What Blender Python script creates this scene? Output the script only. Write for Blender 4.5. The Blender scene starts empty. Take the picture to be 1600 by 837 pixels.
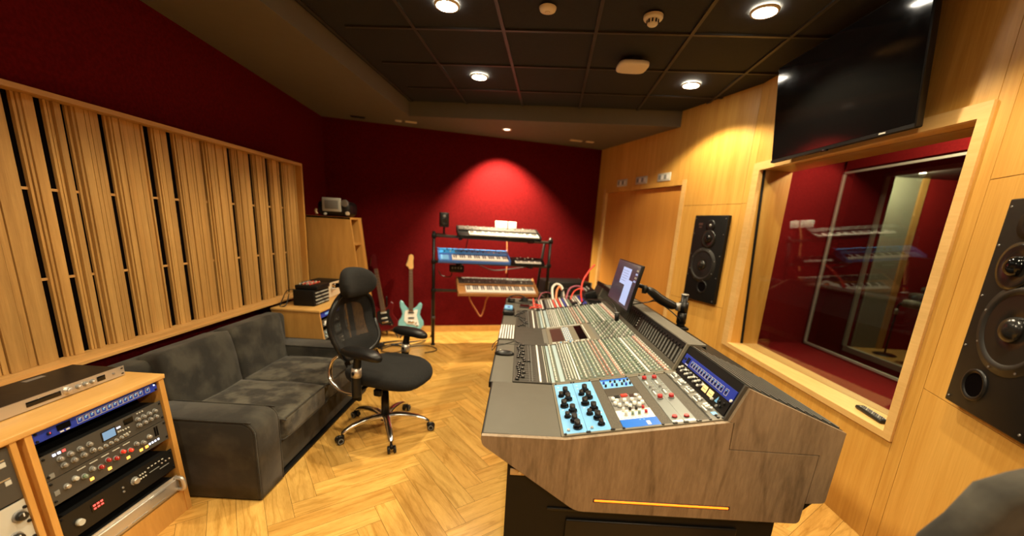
import bpy, bmesh, math, random
from mathutils import Matrix, Vector, Euler
R = math.radians
random.seed(7)
scn = bpy.context.scene
C = scn.collection
# ------------------------------------------------------------------ camera
CAMZ = 1.5
F, CX, CY = 621.7, 806.65, 502.25
ca, sa, cb, sb = math.cos(.2361), math.sin(.2361), math.cos(.0598), math.sin(.0598)
B0 = Matrix(((1, 0, 0), (0, 0, -1), (0, 1, 0)))
Rp = Matrix(((1, 0, 0), (0, ca, -sa), (0, sa, ca)))
Rr = Matrix(((cb, -sb, 0), (sb, cb, 0), (0, 0, 1)))
Mcw = (Rr @ Rp @ B0).transposed()           # camera (x right, y down, z forward) to world
camd = bpy.data.cameras.new('camera')
cam = bpy.data.objects.new('camera', camd)
C.objects.link(cam)
cx_, cy_, cz_ = Mcw @ Vector((1, 0, 0)), Mcw @ Vector((0, -1, 0)), Mcw @ Vector((0, 0, -1))
m = Matrix((cx_, cy_, cz_)).transposed().to_4x4()
m.translation = (0, 0, CAMZ)
cam.matrix_world = m
camd.sensor_width = 36
camd.sensor_fit = 'HORIZONTAL'
camd.lens = F / 1600 * 36
camd.shift_x = (800 - CX) / 1600
camd.shift_y = (CY - 418.5) / 1600
camd.clip_start = .05
camd.dof.use_dof = True
camd.dof.focus_distance = 1.9
camd.dof.aperture_fstop = 1.05
scn.camera = cam
# ------------------------------------------------------------------ world, exposure
w = bpy.data.worlds.new('world')
scn.world = w
w.use_nodes = True
w.node_tree.nodes['Background'].inputs[0].default_value = (.9, .75, .6, 1)
w.node_tree.nodes['Background'].inputs[1].default_value = .02
scn.view_settings.view_transform = 'Standard'
scn.view_settings.look = 'None'
scn.view_settings.exposure = .95
scn.view_settings.gamma = 1
scn.view_settings.use_curve_mapping = False
LAMP_COL = (1, .81, .52)
LAMP_W = 62
SPOT_W = 300

# ------------------------------------------------------------------ materials
def mat(name, col, rough=.5, metal=0, emit=None, es=0, spec=None, coat=0):
    m = bpy.data.materials.new(name)
    m.use_nodes = True
    nt = m.node_tree
    b = nt.nodes['Principled BSDF']
    b.inputs['Base Color'].default_value = (*col, 1)
    b.inputs['Roughness'].default_value = rough
    b.inputs['Metallic'].default_value = metal
    if spec is not None: b.inputs['Specular IOR Level'].default_value = spec
    if coat: b.inputs['Coat Weight'].default_value = coat
    if emit:
        b.inputs['Emission Color'].default_value = (*emit, 1)
        b.inputs['Emission Strength'].default_value = es
    # subtle procedural variation
    n = nt.nodes.new('ShaderNodeTexNoise'); n.inputs['Scale'].default_value = 14
    n.inputs['Detail'].default_value = 4
    tc = nt.nodes.new('ShaderNodeTexCoord')
    nt.links.new(tc.outputs['Object'], n.inputs['Vector'])
    mr = nt.nodes.new('ShaderNodeMapRange')
    mr.inputs[3].default_value = max(0, rough - .06); mr.inputs[4].default_value = min(1, rough + .06)
    nt.links.new(n.outputs[0], mr.inputs[0])
    nt.links.new(mr.outputs[0], b.inputs['Roughness'])
    return m

def wood(name, c1, c2, stretch=(1, 1, .06), scale=9, rough=.42, coord='Object', rings=.35, fine=.35, attr=None, bump=.05, ringscale=1.0, rlo=-.2, rhi=1.0):
    m = bpy.data.materials.new(name); m.use_nodes = True
    nt = m.node_tree; N = nt.nodes; L = nt.links
    b = N['Principled BSDF']
    tc = N.new('ShaderNodeTexCoord')
    mp = N.new('ShaderNodeMapping'); mp.inputs['Scale'].default_value = stretch
    L.new(tc.outputs[coord], mp.inputs[0])
    n1 = N.new('ShaderNodeTexNoise'); n1.inputs['Scale'].default_value = scale * .35; n1.inputs['Detail'].default_value = 3
    L.new(mp.outputs[0], n1.inputs['Vector'])
    # rings from iso-lines of the low noise
    mu = N.new('ShaderNodeMath'); mu.operation = 'MULTIPLY'; mu.inputs[1].default_value = 34 * ringscale
    L.new(n1.outputs[0], mu.inputs[0])
    si = N.new('ShaderNodeMath'); si.operation = 'SINE'; L.new(mu.outputs[0], si.inputs[0])
    pw = N.new('ShaderNodeMapRange'); pw.inputs[1].default_value = rlo; pw.inputs[2].default_value = rhi
    L.new(si.outputs[0], pw.inputs[0])
    n2 = N.new('ShaderNodeTexNoise'); n2.inputs['Scale'].default_value = scale * 9; n2.inputs['Detail'].default_value = 5
    n2.inputs['Roughness'].default_value = .7
    L.new(mp.outputs[0], n2.inputs['Vector'])
    n3 = N.new('ShaderNodeTexNoise'); n3.inputs['Scale'].default_value = scale * .9; n3.inputs['Detail'].default_value = 2
    L.new(mp.outputs[0], n3.inputs['Vector'])
    def math_(op, a, bb):
        x = N.new('ShaderNodeMath'); x.operation = op
        for i, v in enumerate((a, bb)):
            if isinstance(v, (int, float)): x.inputs[i].default_value = v
            else: L.new(v, x.inputs[i])
        return x.outputs[0]
    f2 = N.new('ShaderNodeMapRange'); f2.inputs[1].default_value = .35; f2.inputs[2].default_value = .65
    L.new(n2.outputs[0], f2.inputs[0])
    f3 = N.new('ShaderNodeMapRange'); f3.inputs[1].default_value = .35; f3.inputs[2].default_value = .65
    L.new(n3.outputs[0], f3.inputs[0])
    a = math_('MULTIPLY', pw.outputs[0], rings)
    c = math_('MULTIPLY', f2.outputs[0], fine)
    d = math_('MULTIPLY', f3.outputs[0], 1 - rings - fine)
    s = math_('ADD', math_('ADD', a, c), d)
    mx = N.new('ShaderNodeMix'); mx.data_type = 'RGBA'
    mx.inputs[6].default_value = (*c1, 1); mx.inputs[7].default_value = (*c2, 1)
    L.new(s, mx.inputs[0])
    out = mx.outputs[2]
    if attr:
        at = N.new('ShaderNodeAttribute'); at.attribute_name = attr
        m2 = N.new('ShaderNodeMix'); m2.data_type = 'RGBA'; m2.blend_type = 'MULTIPLY'; m2.inputs[0].default_value = 1
        L.new(out, m2.inputs[6]); L.new(at.outputs['Color'], m2.inputs[7]); out = m2.outputs[2]
    L.new(out, b.inputs['Base Color'])
    b.inputs['Roughness'].default_value = rough
    if bump:
        bp = N.new('ShaderNodeBump'); bp.inputs['Strength'].default_value = bump; bp.inputs['Distance'].default_value = .01
        L.new(s, bp.inputs['Height']); L.new(bp.outputs[0], b.inputs['Normal'])
    return m

def noisy(name, c1, c2, scale=8, rough=.9, sheen=0, bump=.1, detail=5, bscale=None, lo=.4, hi=.62):
    m = bpy.data.materials.new(name); m.use_nodes = True
    nt = m.node_tree; N = nt.nodes; L = nt.links; b = N['Principled BSDF']
    tc = N.new('ShaderNodeTexCoord')
    n = N.new('ShaderNodeTexNoise'); n.inputs['Scale'].default_value = scale; n.inputs['Detail'].default_value = detail
    L.new(tc.outputs['Object'], n.inputs['Vector'])
    r = N.new('ShaderNodeMapRange'); r.inputs[1].default_value = lo; r.inputs[2].default_value = hi
    L.new(n.outputs[0], r.inputs[0])
    mx = N.new('ShaderNodeMix'); mx.data_type = 'RGBA'
    mx.inputs[6].default_value = (*c1, 1); mx.inputs[7].default_value = (*c2, 1)
    L.new(r.outputs[0], mx.inputs[0]); L.new(mx.outputs[2], b.inputs['Base Color'])
    b.inputs['Roughness'].default_value = rough
    if sheen: b.inputs['Sheen Weight'].default_value = sheen
    n2 = N.new('ShaderNodeTexNoise'); n2.inputs['Scale'].default_value = bscale or scale * 4; n2.inputs['Detail'].default_value = 4
    L.new(tc.outputs['Object'], n2.inputs['Vector'])
    bp = N.new('ShaderNodeBump'); bp.inputs['Strength'].default_value = bump; bp.inputs['Distance'].default_value = .01
    if 'wall' in name or 'booth' in name: b.inputs['Specular IOR Level'].default_value = .08
    L.new(n2.outputs[0], bp.inputs['Height']); L.new(bp.outputs[0], b.inputs['Normal'])
    return m

def glassmat(name, tint=(.9, .92, .9), ior=1.5):
    m = bpy.data.materials.new(name); m.use_nodes = True
    nt = m.node_tree; N = nt.nodes; L = nt.links
    N.remove(N['Principled BSDF'])
    t = N.new('ShaderNodeBsdfTransparent'); t.inputs[0].default_value = (*tint, 1)
    g = N.new('ShaderNodeBsdfGlossy'); g.inputs['Roughness'].default_value = 0
    lw = N.new('ShaderNodeLayerWeight'); lw.inputs[0].default_value = .5
    p5 = N.new('ShaderNodeMath'); p5.operation = 'POWER'; p5.inputs[1].default_value = 5
    L.new(lw.outputs['Facing'], p5.inputs[0])
    f = N.new('ShaderNodeMapRange'); f.inputs[3].default_value = .05; f.inputs[4].default_value = 1
    L.new(p5.outputs[0], f.inputs[0])
    x = N.new('ShaderNodeMixShader')
    L.new(f.outputs[0], x.inputs[0]); L.new(t.outputs[0], x.inputs[1]); L.new(g.outputs[0], x.inputs[2])
    L.new(x.outputs[0], N['Material Output'].inputs[0])
    return m

def meshfabric(name):
    """woven mesh of the chair back: fine holes between black threads"""
    m = bpy.data.materials.new(name); m.use_nodes = True
    nt = m.node_tree; N = nt.nodes; L = nt.links
    b = N['Principled BSDF']; b.inputs['Base Color'].default_value = (.008, .008, .008, 1); b.inputs['Roughness'].default_value = .75
    t = N.new('ShaderNodeBsdfTransparent')
    tc = N.new('ShaderNodeTexCoord')
    wv = N.new('ShaderNodeTexVoronoi'); wv.inputs['Scale'].default_value = 700
    L.new(tc.outputs['Object'], wv.inputs['Vector'])
    r = N.new('ShaderNodeMapRange'); r.inputs[1].default_value = .22; r.inputs[2].default_value = .42
    L.new(wv.outputs['Distance'], r.inputs[0])
    x = N.new('ShaderNodeMixShader'); L.new(r.outputs[0], x.inputs[0])
    L.new(t.outputs[0], x.inputs[1]); L.new(b.outputs[0], x.inputs[2])
    L.new(x.outputs[0], N['Material Output'].inputs[0])
    return m

M = {}
M['oak_wall'] = wood('oak_wall', (.58, .285, .046), (.76, .44, .105), stretch=(1, 1, .045), scale=8, rings=.25, fine=.45, rough=.45)
M['oak_door'] = wood('oak_door', (.56, .235, .038), (.68, .32, .065), stretch=(1, 1, .045), scale=8, rings=.15, fine=.5, rough=.45)
M['oak_slat'] = wood('oak_slat', (.37, .20, .055), (.58, .345, .110), stretch=(1, 1, .06), scale=14, rings=.3, fine=.45, rough=.5, attr='tone')
M['oak_slat2'] = wood('oak_slat2', (.30, .16, .05), (.42, .24, .08))
M['oak_frame'] = wood('oak_frame', (.47, .25, .075), (.66, .38, .13), stretch=(1, .06, 1), scale=12, rings=.3, fine=.4, rough=.45)
M['oak_cab'] = wood('oak_cab', (.50, .25, .055), (.66, .36, .095), stretch=(1, 1, .12), scale=10, rings=.4, fine=.35, rough=.4)
M['oak_top'] = wood('oak_top', (.58, .32, .09), (.74, .44, .14), stretch=(1, .08, 1), scale=10, rings=.35, fine=.4, rough=.35)
M['oak_trim'] = wood('oak_trim', (.66, .40, .13), (.80, .52, .20), stretch=(.6, .06, .6), scale=12, rings=.2, fine=.5, rough=.45)
M['floor'] = wood('floor', (.46, .235, .042), (.84, .505, .14), stretch=(1.1, 9, 1), scale=2.4, rings=.30, fine=.30, rough=.24, coord='UV', attr='tone', bump=.02, ringscale=1.5, rlo=-1.0, rhi=-.5)
M['console_wood'] = wood('console_wood', (.135, .095, .058), (.345, .262, .172), stretch=(1, 1, .16), scale=9, rings=.30, fine=.40, rough=.5, ringscale=1.5, rlo=-1.0, rhi=-.55)
M['red_wall'] = noisy('red_wall', (.088, .0028, .0036), (.115, .0038, .0046), scale=60, rough=.95, bump=.25, bscale=300)
M['red_booth'] = noisy('red_booth', (.17, .0075, .009), (.21, .0105, .011), scale=60, rough=.9, bump=.2, bscale=300)
M['ceil_tile'] = noisy('ceil_tile', (.005, .005, .0045), (.008, .0075, .0065), scale=40, rough=.85, bump=.15, bscale=200)
M['ceil_rail'] = mat('ceil_rail', (.026, .021, .014), .5)
M['soffit'] = mat('soffit', (.125, .105, .070), .8)
M['dark_gap'] = mat('dark_gap', (.004, .003, .003), .9, spec=0)
M['black'] = mat('black', (.006, .006, .006), .5, spec=.25)
M['black_gloss'] = mat('black_gloss', (.004, .004, .004), .10)
M['black_plastic'] = mat('black_plastic', (.008, .008, .008), .38, spec=.35)
M['black_fabric'] = noisy('black_fabric', (.0035, .0035, .0033), (.007, .007, .0065), scale=90, rough=.95, bump=.2, bscale=500)
M['mesh'] = meshfabric('mesh')
M['chrome'] = mat('chrome', (.85, .83, .80), .20, 1)
M['velvet'] = noisy('velvet', (.015, .0135, .010), (.048, .044, .033), scale=6, rough=.92, sheen=.10, bump=.25, bscale=14, detail=6, lo=.42, hi=.60)
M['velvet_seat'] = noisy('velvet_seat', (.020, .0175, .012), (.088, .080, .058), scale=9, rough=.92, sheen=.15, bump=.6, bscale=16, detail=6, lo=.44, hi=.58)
M['olive'] = mat('olive', (.092, .086, .068), .6)
M['olive_light'] = mat('olive_light', (.17, .155, .115), .45)
M['panel_dark'] = mat('panel_dark', (.045, .042, .034), .55)
M['panel_green'] = mat('panel_green', (.10, .12, .095), .5)
M['panel_grey'] = mat('panel_grey', (.14, .14, .12), .5)
M['vent'] = noisy('vent', (.05, .044, .032), (.10, .088, .065), scale=320, rough=.6, bump=.1)
M['white'] = mat('white', (.80, .80, .76), .4)
M['offwhite'] = mat('offwhite', (.55, .56, .50), .45)
M['cap_green'] = mat('cap_green', (.38, .48, .38), .4)
M['cap_dgreen'] = mat('cap_dgreen', (.16, .24, .17), .4)
M['cap_pink'] = mat('cap_pink', (.72, .34, .28), .4)
M['cap_blue'] = mat('cap_blue', (.34, .46, .50), .4)
M['cap_black'] = mat('cap_black', (.012, .012, .012), .35)
M['cap_grey'] = mat('cap_grey', (.22, .23, .22), .4)
M['red'] = mat('red', (.36, .012, .014), .35)
M['bright_red'] = mat('bright_red', (.85, .05, .03), .4)
M['light_blue'] = mat('light_blue', (.18, .48, .88), .4)
M['mid_blue'] = mat('mid_blue', (.03, .30, .78), .4)
M['deep_blue'] = mat('deep_blue', (.015, .16, .70), .35)
M['navy'] = mat('navy', (.02, .045, .42), .35)
M['silver'] = mat('silver', (.62, .58, .52), .35, .7)
M['steel'] = mat('steel', (.32, .32, .31), .4, .6)
M['alu_panel'] = mat('alu_panel', (.20, .225, .22), .4, .3)
M['charcoal_metal'] = mat('charcoal_metal', (.16, .145, .12), .3, .6)
M['charcoal_panel'] = mat('charcoal_panel', (.060, .056, .048), .5)
M['led_orange'] = mat('led_orange', (1, .25, .02), .5, 0, (1, .11, .005), 2.2)
M['led_amber'] = mat('led_amber', (1, .5, .1), .5, 0, (1, .33, .04), 1.8)
M['led_red'] = mat('led_red', (1, .1, .1), .5, 0, (1, .06, .05), 1.2)
M['led_white'] = mat('led_white', (.8, .85, 1), .5, 0, (.6, .7, 1), 1.2)
M['led_blue'] = mat('led_blue', (.3, .5, 1), .5, 0, (.25, .42, .9), 1.0)
M['lcd'] = mat('lcd', (.05, .09, .14), .2, 0, (.20, .34, .5), .5)
M['vu'] = mat('vu', (.85, .60, .25), .5, 0, (1, .62, .22), .45)
M['screen_bg'] = mat('screen_bg', (.02, .018, .03), .2, 0, (.05, .046, .06), .36)
M['screen_win'] = mat('screen_win', (.2, .25, .4), .2, 0, (.30, .38, .62), .62)
M['screen_txt'] = mat('screen_txt', (.1, .1, .2), .2, 0, (.10, .12, .22), .6)
M['screen_dim'] = mat('screen_dim', (.055, .03, .025), .3)
M['glass'] = glassmat('glass')
M['glass2'] = glassmat('glass2', (.86, .88, .84))
M['grey_frame'] = mat('grey_frame', (.50, .50, .42), .5)
M['grey_curtain'] = mat('grey_curtain', (.16, .165, .13), .8)
M['lens'] = mat('lens', (1, 1, 1), .5, 0, (1, .92, .76), 30)
M['lens_dim'] = mat('lens_dim', (1, 1, 1), .5, 0, (1, .85, .65), 2.2)
M['cream'] = mat('cream', (.72, .62, .45), .5)
M['cone'] = mat('cone', (.014, .013, .011), .22)
M['surround'] = mat('surround', (.016, .015, .013), .45)
M['guitar_blue'] = mat('guitar_blue', (.22, .52, .57), .2)
M['guitar_red'] = mat('guitar_red', (.10, .006, .008), .2)  # red darkened to carry the shade of the corner
M['maple'] = mat('maple', (.62, .36, .12), .35)
M['rosewood'] = mat('rosewood', (.10, .055, .03), .5)
M['synth_blue'] = mat('synth_blue', (.055, .16, .50), .4)
M['synth_wood'] = wood('synth_wood', (.36, .16, .05), (.50, .25, .09), stretch=(.1, 1, 1), scale=12)
M['key_white'] = mat('key_white', (.85, .82, .76), .3)
M['red_cable'] = mat('red_cable', (.80, .07, .04), .4)
M['tan_cable'] = mat('tan_cable', (.60, .25, .10), .5)
M['orange_cable'] = mat('orange_cable', (.75, .25, .10), .4)
M['purple_cable'] = mat('purple_cable', (.35, .08, .12), .4)
M['white_cable'] = mat('white_cable', (.75, .72, .65), .4)
M['black_cable'] = mat('black_cable', (.010, .010, .010), .45)
M['brass'] = mat('brass', (.55, .42, .24), .4, .3)
M['booth_floor'] = mat('booth_floor', (.20, .02, .015), .8)

# ------------------------------------------------------------------ mesh builder
class MB:
    def __init__(s):
        s.v = []; s.f = []; s.mi = []; s.sm = []; s.mats = []; s.uv = None; s.tone = None
    def mslot(s, m):
        if m is None: return 0
        if m not in s.mats: s.mats.append(m)
        return s.mats.index(m)
    def add(s, vs, fs, m=None, T=None, smooth=False):
        b = len(s.v); k = s.mslot(m)
        for p in vs:
            p = Vector(p)
            s.v.append(T @ p if T else p)
        for f in fs:
            s.f.append([b + i for i in f]); s.mi.append(k); s.sm.append(smooth)
        return s
    def box(s, c, d, m=None, T=None, rot=None):
        x, y, z = d[0] / 2, d[1] / 2, d[2] / 2
        vs = [Vector((i * x, j * y, k * z)) for i in (-1, 1) for j in (-1, 1) for k in (-1, 1)]
        if rot: 
            Rm = Euler(rot).to_matrix(); vs = [Rm @ p for p in vs]
        vs = [p + Vector(c) for p in vs]
        return s.add(vs, [(0, 1, 3, 2), (4, 6, 7, 5), (0, 4, 5, 1), (2, 3, 7, 6), (0, 2, 6, 4), (1, 5, 7, 3)], m, T)
    def bb(s, x0, x1, y0, y1, z0, z1, m=None, T=None):
        return s.box(((x0 + x1) / 2, (y0 + y1) / 2, (z0 + z1) / 2), (x1 - x0, y1 - y0, z1 - z0), m, T)
    def rbox(s, c, d, r=.01, m=None, T=None, seg=3, rot=None, smooth=True):
        bm = bmesh.new(); bmesh.ops.create_cube(bm, size=1)
        for v in bm.verts: v.co = Vector((v.co.x * d[0], v.co.y * d[1], v.co.z * d[2]))
        r = min(r, min(d) * .49)
        bmesh.ops.bevel(bm, geom=list(bm.edges), offset=r, segments=seg, profile=.5, affect='EDGES')
        bm.verts.index_update()
        Rm = Euler(rot).to_matrix() if rot else Matrix.Identity(3)
        vs = [Rm @ v.co + Vector(c) for v in bm.verts]; fs = [[v.index for v in f.verts] for f in bm.faces]
        bm.free()
        return s.add(vs, fs, m, T, smooth)
    def prism(s, poly, axis, a, b, m=None, T=None):
        """poly of 2-D points; axis = extrusion axis; for 'y': points are (x,z)"""
        n = len(poly)
        def P(p, t):
            if axis == 'y': return (p[0], t, p[1])
            if axis == 'x': return (t, p[0], p[1])
            return (p[0], p[1], t)
        vs = [P(p, a) for p in poly] + [P(p, b) for p in poly]
        fs = [list(range(n)), list(range(2 * n - 1, n - 1, -1))]
        for i in range(n): fs.append((i, (i + 1) % n, n + (i + 1) % n, n + i))
        return s.add(vs, fs, m, T)
    def cyl(s, p0, p1, r0, r1=None, seg=12, m=None, T=None, cap=True, smooth=True):
        r1 = r0 if r1 is None else r1
        p0, p1 = Vector(p0), Vector(p1); d = (p1 - p0).normalized()
        u = d.orthogonal().normalized(); w_ = d.cross(u)
        vs = []
        for p, r in ((p0, r0), (p1, r1)):
            for i in range(seg):
                a = 2 * math.pi * i / seg; vs.append(p + (u * math.cos(a) + w_ * math.sin(a)) * r)
        fs = [(i, (i + 1) % seg, seg + (i + 1) % seg, seg + i) for i in range(seg)]
        s.add(vs, fs, m, T, smooth)
        if cap:
            b = len(s.v) - 2 * seg; k = s.mslot(m)
            s.f.append([b + i for i in range(seg)][::-1]); s.mi.append(k); s.sm.append(False)
            s.f.append([b + seg + i for i in range(seg)]); s.mi.append(k); s.sm.append(False)
        return s
    def lathe(s, prof, p0, d, seg=24, m=None, T=None, smooth=True):
        """prof [(r, h)...] along direction d from p0"""
        p0, d = Vector(p0), Vector(d).normalized()
        u = d.orthogonal().normalized(); w_ = d.cross(u)
        vs = []
        for r, h in prof:
            for i in range(seg):
                a = 2 * math.pi * i / seg; vs.append(p0 + d * h + (u * math.cos(a) + w_ * math.sin(a)) * r)
        fs = []
        for j in range(len(prof) - 1):
            for i in range(seg):
                fs.append((j * seg + i, j * seg + (i + 1) % seg, (j + 1) * seg + (i + 1) % seg, (j + 1) * seg + i))
        return s.add(vs, fs, m, T, smooth)
    def tube(s, pts, r, seg=8, m=None, T=None, sub=6, flat=1.0):
        """smooth tube through pts (Catmull-Rom)"""
        P = [Vector(p) for p in pts]
        rr = r if isinstance(r, (list, tuple)) else [r] * len(P)
        Q = []; RR = []
        for i in range(len(P) - 1):
            a = P[max(0, i - 1)]; b = P[i]; c = P[i + 1]; d = P[min(len(P) - 1, i + 2)]
            for k in range(sub):
                t = k / sub
                Q.append(.5 * ((2 * b) + (c - a) * t + (2 * a - 5 * b + 4 * c - d) * t * t + (-a + 3 * b - 3 * c + d) * t ** 3))
                RR.append(rr[i] * (1 - t) + rr[i + 1] * t)
        Q.append(P[-1]); RR.append(rr[-1])
        vs = []; u = None
        for i, q in enumerate(Q):
            d = (Q[min(i + 1, len(Q) - 1)] - Q[max(i - 1, 0)]).normalized()
            if u is None: u = d.orthogonal().normalized() if abs(d.z) > .9 else d.cross(Vector((0, 0, 1))).normalized()
            u = (u - d * u.dot(d)).normalized(); w_ = d.cross(u)
            for k in range(seg):
                a = 2 * math.pi * k / seg; vs.append(q + (u * math.cos(a) + w_ * math.sin(a) * flat) * RR[i])
        n = len(Q); fs = []
        for i in range(n - 1):
            for k in range(seg): fs.append((i * seg + k, i * seg + (k + 1) % seg, (i + 1) * seg + (k + 1) % seg, (i + 1) * seg + k))
        fs.append(list(range(seg))[::-1]); fs.append([(n - 1) * seg + k for k in range(seg)])
        return s.add(vs, fs, m, T, True)
    def ell(s, c, rad, m=None, T=None, seg=20, rings=12, power=1.0, rot=None):
        vs = []; fs = []
        Rm = Euler(rot).to_matrix() if rot else Matrix.Identity(3)
        sp = lambda x: math.copysign(abs(x) ** power, x)
        for j in range(rings + 1):
            ph = -math.pi / 2 + math.pi * j / rings
            for i in range(seg):
                th = 2 * math.pi * i / seg
                vs.append(Rm @ Vector((sp(math.cos(ph)) * sp(math.cos(th)) * rad[0], sp(math.cos(ph)) * sp(math.sin(th)) * rad[1], sp(math.sin(ph)) * rad[2])) + Vector(c))
        for j in range(rings):
            for i in range(seg): fs.append((j * seg + i, j * seg + (i + 1) % seg, (j + 1) * seg + (i + 1) % seg, (j + 1) * seg + i))
        return s.add(vs, fs, m, T, True)

MW = {}
def build(name, mb, material, parent=None, world=True, **props):
    me = bpy.data.meshes.new(name)
    vs = mb.v
    if parent is not None and world:
        inv = MW[parent.name].inverted(); vs = [inv @ v for v in vs]
    me.from_pydata([tuple(v) for v in vs], [], mb.f)
    mats = mb.mats if mb.mats else [material]
    for mm in mats: me.materials.append(M[mm] if isinstance(mm, str) else mm)
    me.polygons.foreach_set('material_index', mb.mi)
    me.polygons.foreach_set('use_smooth', mb.sm)
    if mb.tone:
        ca = me.color_attributes.new('tone', 'FLOAT_COLOR', 'CORNER')
        i = 0
        for p, t in zip(me.polygons, mb.tone):
            for _ in p.loop_indices: ca.data[i].color = (*t, 1); i += 1
    if mb.uv:
        ul = me.uv_layers.new(name='UVMap'); i = 0
        for fu in mb.uv:
            for q in fu: ul.data[i].uv = q; i += 1
    bm = bmesh.new(); bm.from_mesh(me)
    if not mb.uv and not mb.tone: bmesh.ops.recalc_face_normals(bm, faces=bm.faces)
    bm.to_mesh(me); bm.free()
    me.update()
    o = bpy.data.objects.new(name, me); C.objects.link(o)
    if parent is not None:
        o.parent = parent; MW[o.name] = MW[parent.name]
    else: MW[o.name] = Matrix.Identity(4)
    for k, v in props.items(): o[k] = v
    return o
def struct(name, mb, material, parent=None):
    o = build(name, mb, material, parent)
    if parent is None: o['kind'] = 'structure'
    return o
def thing(name, label, cat, loc=(0, 0, 0), rz=0, group=None):
    o = bpy.data.objects.new(name, None); C.objects.link(o)
    o.empty_display_size = .1
    o.location = loc; o.rotation_euler = (0, 0, rz)
    MW[o.name] = Matrix.Translation(loc) @ Matrix.Rotation(rz, 4, 'Z')
    o['label'] = label; o['category'] = cat
    if group: o['group'] = group
    return o
def single(name, mb, material, label, cat, group=None, loc=None):
    """a thing that is one mesh; vertices in world, origin put at loc"""
    if loc is None:
        n = len(mb.v); loc = (sum(v.x for v in mb.v) / n, sum(v.y for v in mb.v) / n, min(v.z for v in mb.v))
    mb.v = [v - Vector(loc) for v in mb.v]
    o = build(name, mb, material); o.location = loc
    MW[o.name] = Matrix.Translation(loc)
    o['label'] = label; o['category'] = cat
    if group: o['group'] = group
    return o
def dup(o, loc=None, rz=None, label=None, parent=None, parts=True):
    c = o.copy(); C.objects.link(c)
    if parent is not None: c.parent = parent
    if loc is not None: c.location = loc
    if rz is not None: c.rotation_euler = (0, 0, rz)
    if label: c['label'] = label
    if parts:
        for ch in o.children: dup(ch, parent=c)
    return c
def XZ(mb, p0, n, w_, h, t, m=None): pass
def frame(origin, ex, ey, ez):
    m = Matrix((Vector(ex), Vector(ey), Vector(ez))).transposed().to_4x4(); m.translation = origin; return m

# ================================================================== SETTING
CEIL = 2.734; SOF = 2.593
PH = .0761
cph, sph = math.cos(PH), math.sin(PH)
def uv2xy(u, v): return (cph * u + sph * v, -sph * u + cph * v)
# ---- floor: herringbone planks
def herring(x0, x1, y0, y1, ang, w_, r, anchor, z=0):
    mb = MB(); mb.uv = []; mb.tone = []
    ex = Vector((math.cos(ang), math.sin(ang))); ey = Vector((-math.sin(ang), math.cos(ang)))
    L_ = r * w_
    org = Vector(anchor) - ex * (r + 1) * w_ - ey * w_
    rnd = random.Random(3)
    g = .0007
    span = int(max(x1 - x0, y1 - y0) / w_ * 1.2) + 20
    for j in range(-span, span):
        for i in range(-span, span):
            t = (i - j) % (2 * r)
            if t == 0: a, b, w2, h2, hor = i, j, r, 1, True          # start cell of a horizontal plank
            elif t == 2 * r - 1: a, b, w2, h2, hor = i, j, 1, r, False   # lowest cell of a vertical plank
            else: continue
            q0 = org + ex * a * w_ + ey * b * w_
            cc = q0 + ex * w2 * w_ / 2 + ey * h2 * w_ / 2
            if not (x0 - .3 < cc.x < x1 + .25 and y0 - .3 < cc.y < y1 + .3): continue
            P = [q0 + ex * g + ey * g, q0 + ex * (w2 * w_ - g) + ey * g, q0 + ex * (w2 * w_ - g) + ey * (h2 * w_ - g), q0 + ex * g + ey * (h2 * w_ - g)]
            P = [Vector((p.x, p.y, z)) for p in P]
            n = len(mb.v); mb.v += P; mb.f.append([n, n + 1, n + 2, n + 3]); mb.mi.append(0); mb.sm.append(False)
            ou, ov = rnd.uniform(0, 90), rnd.uniform(0, 90)
            if hor: U = [(0, 0), (L_, 0), (L_, w_), (0, w_)]
            else: U = [(0, 0), (0, w_), (L_, w_), (L_, 0)]
            mb.uv.append([(ou + a_, ov + b_) for a_, b_ in U])
            k = rnd.uniform(.86, 1.08); wv = rnd.uniform(-.04, .04)
            mb.tone.append((k, k * (.98 + wv), k * (.93 + wv * 2)))
    return mb
struct('floor', herring(-2.42, 1.92, -1.6, 6.1, R(36), .12, 5, (-.549, 2.234)), 'floor')
b = MB().bb(-2.5, 2.0, -1.7, 6.2, -.06, -.002, 'dark_gap'); struct('trim_1', b, 'dark_gap')
# ---- ceiling
b = MB().bb(-2.6, 2.1, -1.7, 6.3, CEIL + .01, CEIL + .06, 'ceil_tile')
ceil = struct('ceiling', b, 'ceil_tile')
TU, TV = -1.023, 2.958
def gridrail(u0, u1, v0, v1):
    a = uv2xy(u0, v0); c = uv2xy(u1, v1); return a, c
b = MB(); Tg = Matrix.Rotation(-PH, 4, 'Z')
for i in range(-1, 6):
    u = TU + .6 * i
    b.bb(u - .011, u + .011, -2.2, 4.63, CEIL - .002, CEIL + .012, 'ceil_rail', Tg)
for j in range(-8, 3):
    v = TV + .6 * j
    b.bb(-1.5, 2.4, v - .011, v + .011, CEIL - .0012, CEIL + .012, 'ceil_rail', Tg)
struct('trim_2', b, 'ceil_rail')
# soffit: left band and far band, aligned with the tile grid
b = MB()
ul = -1.304 * cph - 4.734 * sph + 0.0
ul = cph * -1.304 - sph * 4.734      # u of the left band edge
vf = sph * -1.304 + cph * 4.734      # v of the far band edge
b.bb(ul - 1.5, ul, -3, vf + 1.8, SOF, CEIL + .05, 'soffit', Tg)
b.bb(ul - .01, 3.2, vf, vf + 1.9, SOF, CEIL + .049, 'soffit', Tg)
struct('trim_3', b, 'soffit')
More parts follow.
